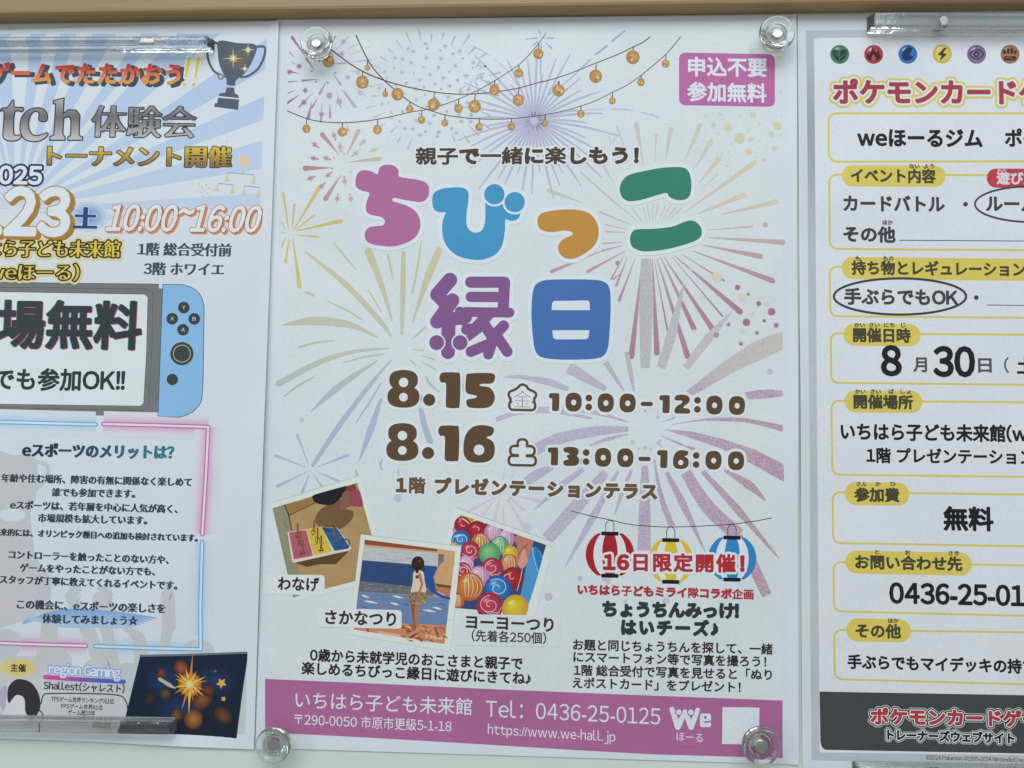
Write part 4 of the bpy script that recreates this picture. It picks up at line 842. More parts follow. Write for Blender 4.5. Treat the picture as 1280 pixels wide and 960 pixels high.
# --- lanterns
jl = crop(680, 620, 3.556)
i = PB('string_print', 'thin black string of the three lanterns'); i.ray(spline(cm((190, 705), (280, 728), (362, 745), (450, 765), (560, 775), (632, 777), (720, 775), (820, 770), (904, 765), (1000, 752), (1080, 737))), .9, (34, 32, 40), 3); i.build()
for (x, y0, y1, xa, xb, col, nm) in [(292, 165, 352, 185, 400, (150, 34, 40), 'red'), (562, 194, 379, 464, 662, (208, 176, 48), 'yellow'), (834, 183, 369, 728, 942, (44, 122, 184), 'blue')]:
    i = PB('lantern_print', nm + ' striped paper lantern'); cx, cy = jl((xa + xb) / 2, (y0 + y1) / 2)[0]; rx = (xb - xa) / 2 / 3.556; ry = (y1 - y0) / 2 / 3.556 * 1.16
    top = y0 / 3.556 + 620; bot = y1 / 3.556 + 620
    def lens(f, c_, l):
        a = np.linspace(0, 2 * math.pi, 60, endpoint=False); P = np.stack([cx + rx * f * np.cos(a), np.clip(cy + ry * np.sin(a), top, bot)], 1); i.poly(P, c_, l)
    lens(1, col, 3.2); lens(.68, (204, 214, 222), 3.3); lens(.32, col, 3.4)
    for yy in (y0, y1): i.loops([rrect(*jl(x - 38, yy - 8)[0], *jl(x + 38, yy + 9)[0], .5, tilt=.4)], (22, 24, 28), 3.6)
    a = np.linspace(math.pi, 2 * math.pi, 14); i.ray(np.stack([jl(x, 0)[0][0] + 5.3 * np.cos(a), (y0 - 8) / 3.556 + 620 - 6 + 8 * np.sin(a)], 1).tolist() + [(jl(x, 0)[0][0] + 4.9, (y0 - 8) / 3.556 + 620)], .8, (34, 32, 40), 3.5, cap=False); i.ray([(jl(x, 0)[0][0] - 5.3, (y0 - 8) / 3.556 + 614), (jl(x, 0)[0][0] - 4.9, (y0 - 8) / 3.556 + 620)], .8, (34, 32, 40), 3.5, cap=False)
    i.build()
T(POSTER_B, LB, 'lettering', '16日限定開催！', 755, 929, 702, 704.2, 23.5, (156, 42, 52), 5, bold=1.25, kana=.5, outline=[(2.9, HALO)], sxlim=(.9, 1.05), label='red line over the lanterns')
T(POSTER_B, LB, 'lettering', 'いちはら子どもミライ隊コラボ企画', 722.5, 941, 736.3, 742.8, 13.4, (156, 44, 56), 4, bold=.65, kana=.35, sxlim=(.9, 1.1))
T(POSTER_B, LB, 'lettering', 'ちょうちんみっけ!', 754, 922, 760.5, 763.2, 20.5, (44, 52, 56), 4, bold=1.5, sxlim=(.85, 1.05))
T(POSTER_B, LB, 'lettering', 'はいチーズ♪', 777.5, 896, 783.5, 785.2, 20, (44, 52, 56), 4, bold=1.5, sxlim=(.85, 1.0))
for s_, a, b, y0, y1 in [('お題と同じちょうちんを探して、一緒', 716.5, 965, 805.2, 811), ('にスマートフォン等で写真を撮ろう！', 717, 957, 820.4, 826.6), ('1階 総合受付で写真を見せると「ぬり', 717.5, 964, 837, 843), ('えポストカード」をプレゼント！', 716, 925, 852.8, 858.4)]:
    T(POSTER_B, LB, 'lettering', s_, a, b, y0, y1, 14.6, (46, 40, 37), 4, bold=.4)

# --- banner
i = PB('banner', 'pink band with the address in white'); bt = [(332, 848), (480, 854.3), (620, 861), (800, 868.3), (977.5, 875)]; bb = [(332, 914.8), (420, 919), (500, 923.5), (600, 929.3), (720, 936.8), (820, 942.2), (977.8, 946.8)]
n = 24; P = []
for k in range(n + 1):
    x = 332 + 645.6 * k / n; P.append((x, np.interp(x, [p[0] for p in bt], [p[1] for p in bt])))
for k in range(n + 1):
    x = 332 + 645.6 * k / n; P.append((x, np.interp(x, [p[0] for p in bb], [p[1] for p in bb])))
i.raw(P, [(k, k + 1, n + 2 + k, n + 1 + k) for k in range(n)], (154, 96, 142), 3); i.build()
BW = (226, 208, 226)
T(POSTER_B, LB, 'lettering', 'いちはら子ども未来館', 370, 590, 874, 883, 23, BW, 4, bold=.12)
T(POSTER_B, LB, 'lettering', '〒290-0050 市原市更級5-1-18', 369, 564.5, 898.4, 907.6, 16.2, BW, 4, bold=.05, mid=.36)
T(POSTER_B, LB, 'lettering', 'Tel：0436-25-0125', 607.3, 825, 885.5, 895.4, 27, BW, 4, bold=.05, mid=.35)
T(POSTER_B, LB, 'lettering', 'https://www.we-hall.jp', 610, 769, 911.2, 921, 16, BW, 4, bold=.05, mid=.33, sxlim=(.7, 1.3))
j4 = crop(820, 860, 7.11); i = PB('logo', 'white W-shaped emblem with two round heads and a block e')
f = Field(834, 882, 892, 914, .3, 3)
for a, b, r0, r1 in [((140, 185), (192, 340), 22, 26), ((192, 340), (255, 205), 26, 20), ((255, 205), (310, 340), 20, 26), ((310, 340), (368, 190), 26, 20)]: f.capsule(tuple(j4(a)[0]), tuple(j4(b)[0]), r0 / 7.11, r1 / 7.11)
for x in (200, 306): f.cut(*j4((x, 210))[0], 33 / 7.11)
i.field(f, 0, BW, 4)
for x in (200, 306): i.disc(*j4((x, 210))[0], 24 / 7.11, BW, 4.1)
f = Field(872, 888, 892, 912, .3, 2); f.loops([rrect(*j4((388, 222))[0], *j4((486, 342))[0], 2.6)]); f.cut(*j4((436, 256))[0], 1.9); f.cutloops([j4((412, 290), (455, 290), (490, 282), (490, 300), (455, 304), (430, 306))]); i.field(f, 0, BW, 4)
i.text('ほーる', 845.3, 878, 919.6, 921.6, 12.6, BW, 4, bold=.02, sxlim=(.8, 1.2)); i.ray([(851, 929.6), (871.5, 930.6)], .45, (176, 130, 168), 4, cap=False); i.build()
i = PB('blank_square', 'plain white square at the right end of the band'); i.loops([rrect(902.7, 883.2, 948.8, 929.2, .4, tilt=.6, slant=-.6)], (200, 212, 218), 4); i.build()

# ------------------------------------------------------------ left poster: gaming event
PWH = (189, 202, 212); a0 = crop(0, 0, 3.556); a1 = crop(0, 240, 3.556); a2 = crop(0, 330, 4.923); a3 = crop(0, 500, 3.556); a4 = crop(0, 735, 4.267); a5 = crop(150, 800, 6.4)
def clip_poly(P, Q):
    """Sutherland-Hodgman clip of P by convex Q"""
    out = [np.array(p, float) for p in P]; Q = [np.array(q, float) for q in Q]
    s0 = sarea(np.array(Q)) > 0
    for a, b in zip(Q, Q[1:] + Q[:1]):
        inp, out = out, []
        side = lambda p: ((b[0] - a[0]) * (p[1] - a[1]) - (b[1] - a[1]) * (p[0] - a[0])) * (1 if s0 else -1)
        for p, q in zip(inp, inp[1:] + inp[:1]):
            sp, sq = side(p), side(q)
            if sp >= 0: out.append(p)
            if sp * sq < 0: out.append(p + (q - p) * sp / (sp - sq))
        if not out: return []
    return out
REG = [(-120, 44), (335, 43), (329.5, 258), (-120, 300)]
i = PA_('sunburst_print', 'pale blue sunburst behind the trophy')
SB = lambda x, y: lerp((156, 180, 212), (170, 190, 214), (y - 60) / 200)
CX, CY = 22, 262
angs = []
a = -178.0
while a < 6:
    w_ = 5.2 + 1.6 * math.sin(a * .37) ; angs.append((a, a + w_)); a += w_ * 1.95
for u, v in angs:
    P = [(CX + 6 * math.cos(math.radians(u)), CY + 6 * math.sin(math.radians(u))), (CX + 520 * math.cos(math.radians(u)), CY + 520 * math.sin(math.radians(u))), (CX + 520 * math.cos(math.radians(v)), CY + 520 * math.sin(math.radians(v)))]
    P = clip_poly(P, REG)
    if len(P) > 2: i.poly(np.array(P), SB, .5)
for _ in range(46): i.disc(RNG.uniform(90, 325), RNG.uniform(150, 262), RNG.uniform(.5, 1.3), lerp(PWH, (206, 190, 150), RNG.rand()), 1, n=6)
for k in range(9): i.disc(*a0((890 + k * 6, 820 + (k * 37) % 60))[0], 1.3, (196, 180, 140), 1.1, n=5)
i.build()
i = PA_('trophy_print', 'dark slate trophy with golden sparkles'); TR = (74, 84, 98)
i.loops([smooth(a0((977, 186), (1060, 196), (1142, 205), (1128, 270), (1092, 330), (1052, 362), (1048, 384), (1012, 380), (1010, 355), (982, 300), (972, 240)), 4)], TR, 2)
i.ray(spline(a0((968, 196), (935, 188), (925, 215), (930, 270), (955, 320), (1000, 345)), 5), [3.0, 3.0, 2.6], TR, 2.1); i.ray(spline(a0((1146, 212), (1180, 215), (1176, 260), (1150, 310), (1110, 340), (1076, 348)), 5), [3.0, 3.0, 2.6], TR, 2.1)
i.loops([a0((1012, 392), (1045, 394), (1048, 420), (1062, 425), (1066, 440), (975, 430), (982, 418), (1005, 416))], TR, 2); i.loops([a0((972, 438), (1066, 446), (1062, 492), (955, 478), (960, 462), (970, 462))], TR, 2)
i.disc(*a0((1055, 270))[0], 17, (112, 94, 64), 2.3, ry=13, edge=TR, n=24, rings=3)
for x, y, r in [(1040, 264, 13), (1106, 226, 9), (1092, 310, 6.5)]:
    p = a0((x, y))[0]; i.disc(p[0], p[1], r * .42, (226, 168, 70), 2.5, edge=(120, 96, 66), n=16)
    for k in range(8):
        a = k * math.pi / 4; L = r if k % 2 == 0 else r * .5; i.ray([p, p + np.array([math.cos(a), math.sin(a)]) * L], [1.3, .1], (238, 214, 160), 2.6 + k * .02, cap=False)
    i.disc(p[0], p[1], r * .14, (245, 236, 214), 2.9, n=10)
i.disc(*a0((985, 345))[0], 4, (206, 196, 168), 2.2, edge=TR, n=12)
i.build()
i = PA_('bracket_print', 'small tournament bracket under a tiny golden cup'); GB = (198, 184, 150); BB = (132, 152, 180)
i.loops([smooth(a0((1064, 700), (1114, 702), (1104, 735), (1088, 745), (1092, 760), (1100, 765), (1070, 763), (1082, 758), (1082, 745), (1070, 730)), 3)], GB, 2); i.ray(a0((1060, 712), (1068, 726)), 1, GB, 2); i.ray(a0((1118, 712), (1108, 728)), 1, GB, 2)
for P in [((1018, 782), (1018, 770), (1133, 780), (1133, 795)), ((972, 830), (974, 818), (1042, 824), (1042, 838)), ((1090, 842), (1090, 828), (1158, 836), (1158, 850))]: i.ray(a0(*P), .9, BB, 2, cap=False)
i.ray(a0((1082, 765), (1082, 776)), .9, BB, 2.1, cap=False)
for x, y in [(1013, 797), (1131, 808), (967, 840), (1036, 850), (1087, 858), (1153, 865)]:
    p = a0((x, y))[0]; i.disc(p[0], p[1] - 1.6, 1.9, GB, 2, n=8); i.disc(p[0], p[1] + 1.9, 3.2, GB, 2.05, ry=1.8, n=8)
i.build()
SLATE = (58, 66, 74)
def TA(s_, x0, x1, y0, y1, em, col, layer=3, label=None, name='lettering', **k): return T(POSTER_A, LA, name, s_, x0, x1, y0, y1, em, col, layer, label=label, **k)
i = PA_('headline_lettering', 'red to orange slanted headline with dark shadow')
i.text('ゲームでたたかおう', -9, 229, 92.2, 95.2, 28.5, (58, 66, 76), 2.5, bold=2.0, shear=.12, shift=(2.2, 2.0), sxlim=(.8, 1.1))
i.text('ゲームでたたかおう', -12, 226, 92.2, 94.2, 28.5, lambda x, y: lerp((168, 52, 46), (216, 138, 66), (y - 84) / 18), 3.5, bold=1.1, shear=.12, sxlim=(.8, 1.1))
for x in (236, 248):
    i.ray([(x + 1.5, 74), (x - 3, 98)], [8.4, 5.5], (214, 218, 220), 3, cap=True); i.disc(x - 4.6, 107, 4.2, (214, 218, 220), 3.05)
    i.ray([(x + 1.3, 75.5), (x - 2.6, 97)], [5.6, 2.8], (206, 180, 80), 3.5); i.disc(x - 4.6, 107, 2.6, (206, 180, 80), 3.5)
i.build()
GR = lambda x, y: lerp((96, 98, 104), (182, 182, 184), abs(((y - 120) / 60) * 2 - .9))
i = PA_('headline_lettering', 'large grey serif letters with dark outline')
f = Field(-30, 110, 112, 190, .5, 4)
tl = [crop(0, 150, 8)]; q = lambda *p: crop(0, 0, 3.556)(*p)
# t
f.loops([smooth(q((42, 480), (66, 448), (70, 480), (108, 482), (104, 500), (72, 500), (66, 590), (76, 606), (100, 604), (92, 622), (60, 630), (28, 622), (20, 596), (26, 500), (8, 498), (14, 486), (30, 484)), 3)])
f.loops([smooth(q((216, 516), (212, 540), (186, 542), (178, 530), (180, 506), (160, 498), (140, 520), (132, 560), (144, 596), (172, 608), (214, 594), (216, 606), (190, 626), (150, 632), (112, 618), (96, 580), (102, 530), (124, 500), (164, 484), (200, 490)), 3)])
f.loops([q((244, 452), (290, 440), (286, 510), (310, 492), (344, 494), (360, 516), (356, 600), (362, 610), (372, 612), (372, 626), (308, 626), (308, 612), (320, 606), (322, 540), (312, 520), (288, 528), (284, 600), (294, 612), (294, 626), (228, 626), (228, 612), (246, 604), (254, 466), (244, 464))])
f.capsule(tuple(q(0, 480)[0] - np.array([14, 0])), tuple(q(0, 610)[0] - np.array([14, 0])), 4.5)
i.field(f, 1.0, (44, 50, 58), 3); i.field(f, -.5, GR, 3.5)
i.text('体験会', 117, 245.5, 153, 154, 43, GR, 3.5, bold=.0, outline=[(1.3, (44, 50, 58))], serif=(1.2, .6), sxlim=(.8, 1.15)); i.build()
TA('トーナメント開催', 62, 289.5, 195.5, 197.3, 28, lambda x, y: lerp((190, 168, 62), (126, 104, 56), (y - 188) / 18), 3, bold=.5, outline=[(1.15, (58, 50, 36))], serif=(1.0, .5), name='headline_lettering', label='gold serif line with dark outline', sxlim=(.85, 1.1))
TA('2025', -17, 53.5, 219.6, 220.6, 29, (214, 218, 226), 3, bold=1.0, outline=[(2.5, (38, 44, 78))], mid=.35, name='date_lettering', label='white year with navy outline')
i = PA_('date_lettering', 'large white day number with gold edge')
i.text('.23', -4, 89.5, 268, 269.5, 76, (146, 114, 48), 2.6, bold=4.6, mid=.345, shift=(2.5, 1.5), sxlim=(.7, 1.1)); i.text('.23', -5, 87, 266.5, 267.5, 76, (214, 216, 222), 3.6, bold=2.9, outline=[(1.3, (160, 126, 50))], mid=.345, sxlim=(.7, 1.1)); i.build()
i = PA_('weekday_mark', 'navy weekday character on a blue glow'); i.disc(112, 271, 25, (44, 112, 184), 2, ry=19, edge=(182, 196, 216), rings=5, n=30)
i.text('土', 95, 121.5, 273.5, 274, 29, (34, 62, 108), 3, bold=1.1, outline=[(1.2, (170, 190, 214))], serif=(.8, .6)); i.build()
i = PA_('time_lettering', 'white slanted times with orange edge')
i.text('10:00~16:00', 139, 327, 274.3, 276.3, 43, (190, 124, 70), 2.6, bold=1.7, shear=.22, mid=.35, shift=(1.2, 1.2), sxlim=(.55, 1)); i.text('10:00~16:00', 138, 326, 273.4, 275.4, 43, (214, 218, 222), 3.5, bold=.9, outline=[(1.0, (186, 120, 70))], shear=.22, mid=.35, sxlim=(.55, 1)); i.build()
for s_, x0, x1, y0, y1, em in (('はら子ども未来館', -15, 151, 311, 312, 23), ('(weほーる)', -21, 100, 340.5, 341.2, 22.5)):
    i = PA_('venue_lettering', 'yellow serif venue line with black outline')
    i.text(s_, x0, x1, y0, y1, em, (196, 180, 66), 3.5, bold=.05, outline=[(1.9, (38, 36, 32)), (4.6, (206, 192, 146))], serif=(.6, .3), sxlim=(.8, 1.1)); i.build()
TA('1階 総合受付前', 174, 290, 311.8, 313.3, 17.6, SLATE, bold=.3, serif=(.5, .3)); TA('3階 ホワイエ', 181.5, 280.5, 336.2, 337.3, 17.6, SLATE, bold=.3, serif=(.5, .3))

i = PA_('console_print', 'grey handheld console screen with blue right controller')
i.loops([np.array([(-300, 349), (200, 355.4), (200, 361), (204.3, 361.2), (198.6, 520.6), (-300, 512)])], lambda x, y: (104, 110, 112), 1)
i.ray([(-300, 347), (0, 353.6), (200, 355.6)], .9, (78, 84, 88), 1.2, cap=False); i.ray([(-300, 358), (0, 359.5), (185, 361.6), (192.5, 366), (191, 440), (187, 508), (181, 513.2), (0, 509.5), (-300, 505)], .8, (80, 86, 90), 1.3, cap=False)
i.loops([np.array(spline([(-300, 361), (0, 365), (182, 368.2), (186.2, 372), (184.6, 440), (181, 503.5), (176.5, 507.3), (0, 504.7), (-300, 500)], 1))], (200, 210, 216), 1.6)
i.ray([(0, 365), (182, 368.2), (186.2, 372), (184.6, 440), (181, 503.5)], .8, (80, 86, 90), 1.7, cap=False)
i.loops([np.concatenate([[(204.8, 356.2)], spline([(229, 356.2), (243, 361), (252, 370), (256.5, 384)], 5), spline([(256.3, 384), (255.5, 440), (253.8, 495), (246, 511), (234, 519), (224, 521.6)], 5), [(198.8, 520.8)]])], (122, 170, 212), 1.6)
i.ray(np.concatenate([[(204.8, 356.2)], spline([(229, 356.2), (243, 361), (252, 370), (256.5, 384)], 5), spline([(256.3, 384), (255.5, 440), (253.8, 495), (246, 511), (234, 519), (224, 521.6)], 5), [(198.8, 520.8), (204.8, 356.2)]]), .8, (58, 70, 82), 1.8, cap=False)
DK = (52, 60, 60)
for ch, x, y in (('Y', 231, 384.9), ('X', 216.5, 398.8), ('B', 244, 399), ('A', 230, 412.5)):
    i.disc(x, y, 7.3, DK, 2.2, n=28); i.text(ch, x - 2.2, x + 2.2, y, y, 6.4, (190, 200, 204), 2.7, mid=.345, sxlim=(.8, 1.3))
i.disc(228.6, 442.3, 14.4, DK, 2.2, n=36); a = np.linspace(0, 2 * math.pi, 36, endpoint=False); i.ray(np.stack([228.6 + 10.6 * np.cos(a), 442.3 + 10.6 * np.sin(a)], 1), .8, (188, 178, 150), 2.6, closed=True); i.disc(216.7, 474.5, 7.1, DK, 2.2, n=28)
i.build()
i = PA_('headline_lettering', 'heavy black free entry line on the console screen')
for sh, cc, l in (((-.9, 0), (70, 150, 160), 2.6), ((.9, .8), (160, 70, 84), 2.8), ((0, 0), (44, 54, 58), 3.4)): i.text('場無料', .5, 177, 405.4, 407.6, 63, cc, l, bold=2.0, shift=sh, sxlim=(.8, 1.1))
i.build()
TA('でも参加OK!!', -5, 157, 474, 475.8, 29, (40, 50, 56), bold=.9, name='headline_lettering', sxlim=(.8, 1.1))

# grey silhouettes, neon frame
i = PA_('silhouette_print', 'pale grey silhouettes of a cup and raised hands'); SG = (174, 184, 190)
i.loops([smooth(a3((-200, 245), (60, 244), (150, 250), (172, 300), (165, 420), (140, 500), (150, 600), (165, 700), (230, 790), (215, 900), (100, 980), (-200, 980)), 3)], SG, 1.38); i.ray(spline(a3((120, 300), (160, 275), (215, 290), (210, 350), (160, 400), (120, 430)), 4), 5, SG, 1.39)
i.disc(*a3((60, 510))[0], 17, PWH, 1.44, ry=8); 
for P, w_ in [(((330, 930), (325, 860), (350, 840)), [9, 12, 10]), (((480, 1000), (465, 860), (440, 835)), [7, 9, 2.5]), (((520, 1000), (480, 860), (465, 830)), [10, 9, 2]), (((490, 900), (500, 850)), [4, 2]), (((760, 1000), (750, 880), (765, 800)), [14, 18, 3])]: i.ray(spline(a3(*P), 4), w_, SG, 1.40)
for P, w_ in [(((250, 420), (270, 200), (220, 0)), [30, 20, 14]), (((560, 430), (480, 240), (380, 40)), [18, 18, 12]), (((620, 430), (570, 200), (540, 60)), [14, 16, 20]), (((760, 400), (750, 280), (700, 220)), [18, 18, 8]), (((860, 420), (900, 200), (900, 60)), [10, 14, 18])]: i.ray(spline(a4(*P), 4), w_, SG, 1.41)
for x, y, rx, ry in [(40, 300, 18, 20), (290, 400, 24, 22), (690, 480, 22, 20), (1060, 330, 20, 14), (520, 440, 18, 16)]: p = a4(x, y)[0]; i.disc(p[0], p[1], rx, SG, 1.42, ry=ry, n=20)
def hand(x, y, s, rot):
    c_, d_ = math.cos(rot), math.sin(rot); Q = lambda u, v: (x + s * (u * c_ - v * d_), y + s * (u * d_ + v * c_))
    i.disc(x, y, s * .42, SG, 1.43, ry=s * .5, rot=rot, n=16)
    for k, (u, L) in enumerate(((-.3, .95), (-.1, 1.12), (.1, 1.08), (.3, .9))): i.ray([Q(u, -.2), Q(u * 1.5, -L)], s * .17, SG, 1.432 + k * .004)
    i.ray([Q(.3, .2), Q(.72, -.25)], s * .18, SG, 1.45)
for P_ in ((132, 745, 13, .1), (54, 742, 11, -.3), (96, 752, 10, .2), (210, 752, 12, 0), (24, 800, 10, -.2), (160, 786, 9, -.4)): hand(*P_)
i.loops([np.array([(-300, 812), (60, 820), (100, 838), (160, 842), (200, 830), (311, 830), (308.5, 916.5), (150, 916), (-300, 905)])], (178, 187, 193), 1.37)
i.build()
PG, PB2 = (196, 120, 172), (112, 172, 214)
i = PA_('neon_frame_print', 'pink and blue neon frame printed round the text')
segs = [([(-200, 523), (0, 527.4), (60, 529), (121, 530.6)], 0), ([(131, 530), (195, 531.6), (261.3, 533.7)], 1), ([(261.5, 533.7), (258.5, 595), (254, 667.3)], 1), ([(253.8, 677), (251.6, 760), (252, 811)], 0), ([(252, 811), (190, 809.4), (120.7, 807)], 0), ([(109, 806.5), (50, 804.8), (0, 803), (-200, 797)], 1)]
for k, (P, c_) in enumerate(segs): i.glow(np.array([np.array(P[0]) + (np.array(P[-1]) - np.array(P[0])) * 0] + P[1:]) if False else np.array(P, float), 16, (196, 140, 186) if c_ else (152, 190, 222), PWH, 1.0 + k * .06)
for k, (P, c_) in enumerate(segs):
    i.ray(P, 6.2, (188, 134, 176) if c_ else (132, 176, 210), 1.5 + k * .03); i.ray(P, 4.9, (172, 92, 142) if c_ else (92, 152, 198), 1.8 + k * .03); i.ray(P, 2.7, (232, 206, 226) if c_ else (198, 224, 236), 2.2 + k * .03)
i.build()
i = PA_('brush_stroke_print', 'blue brushed swash behind the closing line')
for k in range(7): i.ray(spline([(31 + k, 772 - k * 1.2 + 6), (80, 763 + k * 3.0), (150 - k, 766 + k * 2.6), (196 - k * 5, 772 + k * 2)], 4), [3, 5, 4, 1.5], lerp((120, 158, 200), (152, 182, 212), k / 6), 1.5 + k * .02)
i.build()
i = PA_('chevron_print', 'three faded pink chevrons')
for k in range(4): x = -6 + k * 7; i.ray([(x - 2.5, 749.5), (x + 3, 755), (x - 2.5, 760.5)], 2.6, (206, 170, 186), 1.6, cap=False)
i.build()
TA('eスポーツのメリットは？', 30.5, 218, 562.4, 565.4, 18.6, lambda x, y: lerp((36, 42, 62), (44, 110, 130), (x - 60) / 120), bold=.75, serif=(.4, .35), label='bold navy to teal question line')
for s_, x0, x1, y0, y1, em in [('年齢や住む場所、障害の有無に関係なく楽しめて', 4, 240.5, 597.2, 602.6, 11.4), ('誰でも参加できます。', 67, 170, 615, 617, 11.4), ('eスポーツは、若年層を中心に人気が高く、', 15, 223, 630.8, 636, 11.4), ('市場規模も拡大しています。', 49.5, 185, 647, 650.2, 11.4), ('将来的には、オリンピック種目への追加も検討されています。', -7, 248, 664.6, 672.2, 10),
                               ('コントローラーを触ったことのない方や、', 13, 212, 692.6, 699.4, 11.4), ('ゲームをやったことがない方でも、', 27, 195, 709, 714, 11.4), ('スタッフが丁寧に教えてくれるイベントです。', 2, 222.5, 723.6, 731.4, 11.4), ('この機会に、eスポーツの楽しさを', 23.5, 207.5, 754.6, 760.2, 12.6), ('体験してみましょう☆', 55, 173.5, 772.6, 775.4, 12.4)]:
    TA(s_, x0, x1, y0, y1, em, (48, 58, 70), bold=.36, serif=(.34, .17), kana=.12)
i = PA_('organiser_mark', 'soft yellow oval with two dark characters'); i.disc(24, 833.6, 22.5, (208, 180, 106), 1.55, ry=11.5, edge=(206, 186, 128), n=32, rings=2); i.text('主催', 15.2, 34, 833.6, 834.4, 10.4, (44, 44, 40), 2.2, bold=.3); i.build()
i = PA_('portrait_print', 'small round portrait in pale and dark tones'); i.disc(26, 875, 26, (200, 202, 212), 1.4, ry=27, n=36, edge=(190, 194, 206)); i.loops([smooth([(14, 855), (24, 848), (40, 852), (50, 866), (52, 884), (44, 896), (34, 890), (32, 872), (22, 868), (13, 878), (11, 866)], 4)], (48, 44, 52), 1.8); i.loops([smooth([(2, 862), (10, 856), (10, 874), (6, 888), (2, 880)], 4)], (160, 160, 184), 1.8); i.build()
i = PA_('organiser_lettering', 'small white name over a pink to blue underline')
i.ray(spline([(58, 845.5), (100, 848.4), (156, 851.4)], 6), 5.5, lambda x, y: lerp((188, 70, 150), (72, 92, 178), (x - 70) / 60), 1.6); i.text('region Gaming', 63, 152, 836.4, 841.6, 16.5, (218, 226, 236), 2.6, bold=.45, outline=[(1.2, (122, 146, 204))], mid=.27); i.build()
TA('Shallest(シャレスト)', 56.5, 157, 856.6, 861, 12, (48, 54, 60), bold=.2, serif=(.2, .0), mid=.3)
i = PA_('speech_bubble_print', 'rounded dark outline with four tiny lines'); i.ray(spline([(55, 914), (55, 892), (48, 884), (53, 878), (56, 868), (66, 866), (110, 866), (148, 868), (158, 874), (161, 888), (158, 914)], 5), 1.5, (40, 46, 52), 1.5); 
for s_, x0, x1, y0, y1, em in [('TPSゲーム世界ランキング元1位', 65.5, 144, 872.6, 875.8, 7), ('FPSゲーム世界81位', 78, 130, 881.4, 883.6, 7), ('ゲーム歴25年', 86.5, 120.5, 889.4, 890.6, 7), ('ゲームのことならなんでもお任せ！', 61, 145, 895.6, 899, 6.6)]: i.text(s_, x0, x1, y0, y1, em, (52, 58, 64), 2.2, bold=.15)
i.build()
i = PA_('laptop_print', 'dark blue laptop screen with an orange starburst and stars')
i.loops([np.array([(176.8, 818.4), (309, 814.4), (311.2, 816.5), (296.2, 921.8), (236, 919.6), (214, 917), (150, 915), (158, 896)])], lambda x, y: lerp((22, 34, 58), (20, 30, 46), (y - 830) / 80), 2)
i.ray([(177, 819), (240, 817.6), (309.5, 815)], 2.6, (88, 104, 122), 2.3); i.ray([(310.8, 817), (303, 870), (296.4, 921)], 1.1, (48, 58, 70), 2.3)
for x, y, rx, ry in [(205, 850, 22, 24), (270, 850, 26, 20), (225, 885, 30, 18)]: i.disc(x, y, rx, (26, 54, 98), 2.15, ry=ry, edge=(22, 33, 56), rings=3, n=26)
for k, (x, y, rx, ry, c_, e_) in enumerate([(203, 841, 5, 7, (118, 62, 40), (70, 36, 30)), (228, 834, 10, 9, (150, 86, 52), (66, 40, 36)), (188, 872, 9, 7, (60, 46, 30), (26, 32, 44)), (208, 866, 8, 8, (96, 72, 34), (30, 34, 44)), (254, 874, 11, 14, (128, 80, 42), (56, 36, 28)), (243, 898, 13, 12, (158, 108, 58), (62, 42, 28)), (222, 893, 8, 9, (122, 78, 44), (46, 34, 30)), (280, 893, 13, 10, (104, 66, 40), (38, 32, 34)), (262, 862, 8, 8, (112, 58, 36), (50, 34, 32))]): i.disc(x, y, rx, c_, 2.5 + k * .03, ry=ry, edge=e_, n=22, rings=3, rot=k)
ctr = np.array([238.5, 854.5]); i.disc(*ctr, 15, (236, 150, 60), 2.9, edge=(120, 64, 40), rings=3, n=24)
for k in range(22):
    a = k * 2 * math.pi / 22 + .12 * math.sin(k * 7); L = 13 + 10 * abs(math.sin(k * 2.3)) + (16 if k in (6, 7, 17) else 0); i.ray([ctr, ctr + L * np.array([math.cos(a), math.sin(a)])], [5, .1], (222, 116, 44) if k % 2 else (240, 176, 84), 3 + k * .01, cap=False)
i.disc(*ctr, 5.5, (252, 232, 160), 3.4, edge=(244, 178, 80), rings=2); i.star(278, 853, 7, (206, 158, 62), 3.2, n=5, inner=.48, rot=.4); i.star(280.5, 872.5, 3.8, (196, 152, 62), 3.2, n=5, inner=.48); i.star(270, 838, 2.6, (150, 86, 44), 3.2, n=3, inner=.4)
i.ray([(201, 848), (214, 856), (221, 860)], [4, 4.6, .4], (168, 166, 150), 3.1)
i.build()

# ------------------------------------------------------------ right poster: card game
CWH = (196, 206, 215); YEL = (204, 184, 90); PT = (66, 66, 48); CK = (56, 62, 68); BK = (26, 30, 34)
b0 = crop(920, 0, 3.556); b1 = crop(1030, 40, 5.107)
i = PC_('border_print', 'brushed silver border')
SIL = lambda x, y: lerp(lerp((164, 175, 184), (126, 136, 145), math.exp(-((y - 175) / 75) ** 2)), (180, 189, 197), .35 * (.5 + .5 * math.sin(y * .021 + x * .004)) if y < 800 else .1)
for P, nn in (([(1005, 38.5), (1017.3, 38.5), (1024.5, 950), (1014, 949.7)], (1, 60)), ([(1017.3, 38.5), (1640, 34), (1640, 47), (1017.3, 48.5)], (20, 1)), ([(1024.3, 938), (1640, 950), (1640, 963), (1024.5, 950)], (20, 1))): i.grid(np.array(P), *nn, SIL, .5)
i.build()
i = PC_('inner_panel', 'white panel with rounded corner'); pl = np.concatenate([spline([(1017.2, 62), (1018, 52), (1023, 48.2), (1033, 47.8)], 4), [(1640, 46), (1640, 948), (1024.2, 940)]]); i.loops([pl], CWH, 1); i.build()
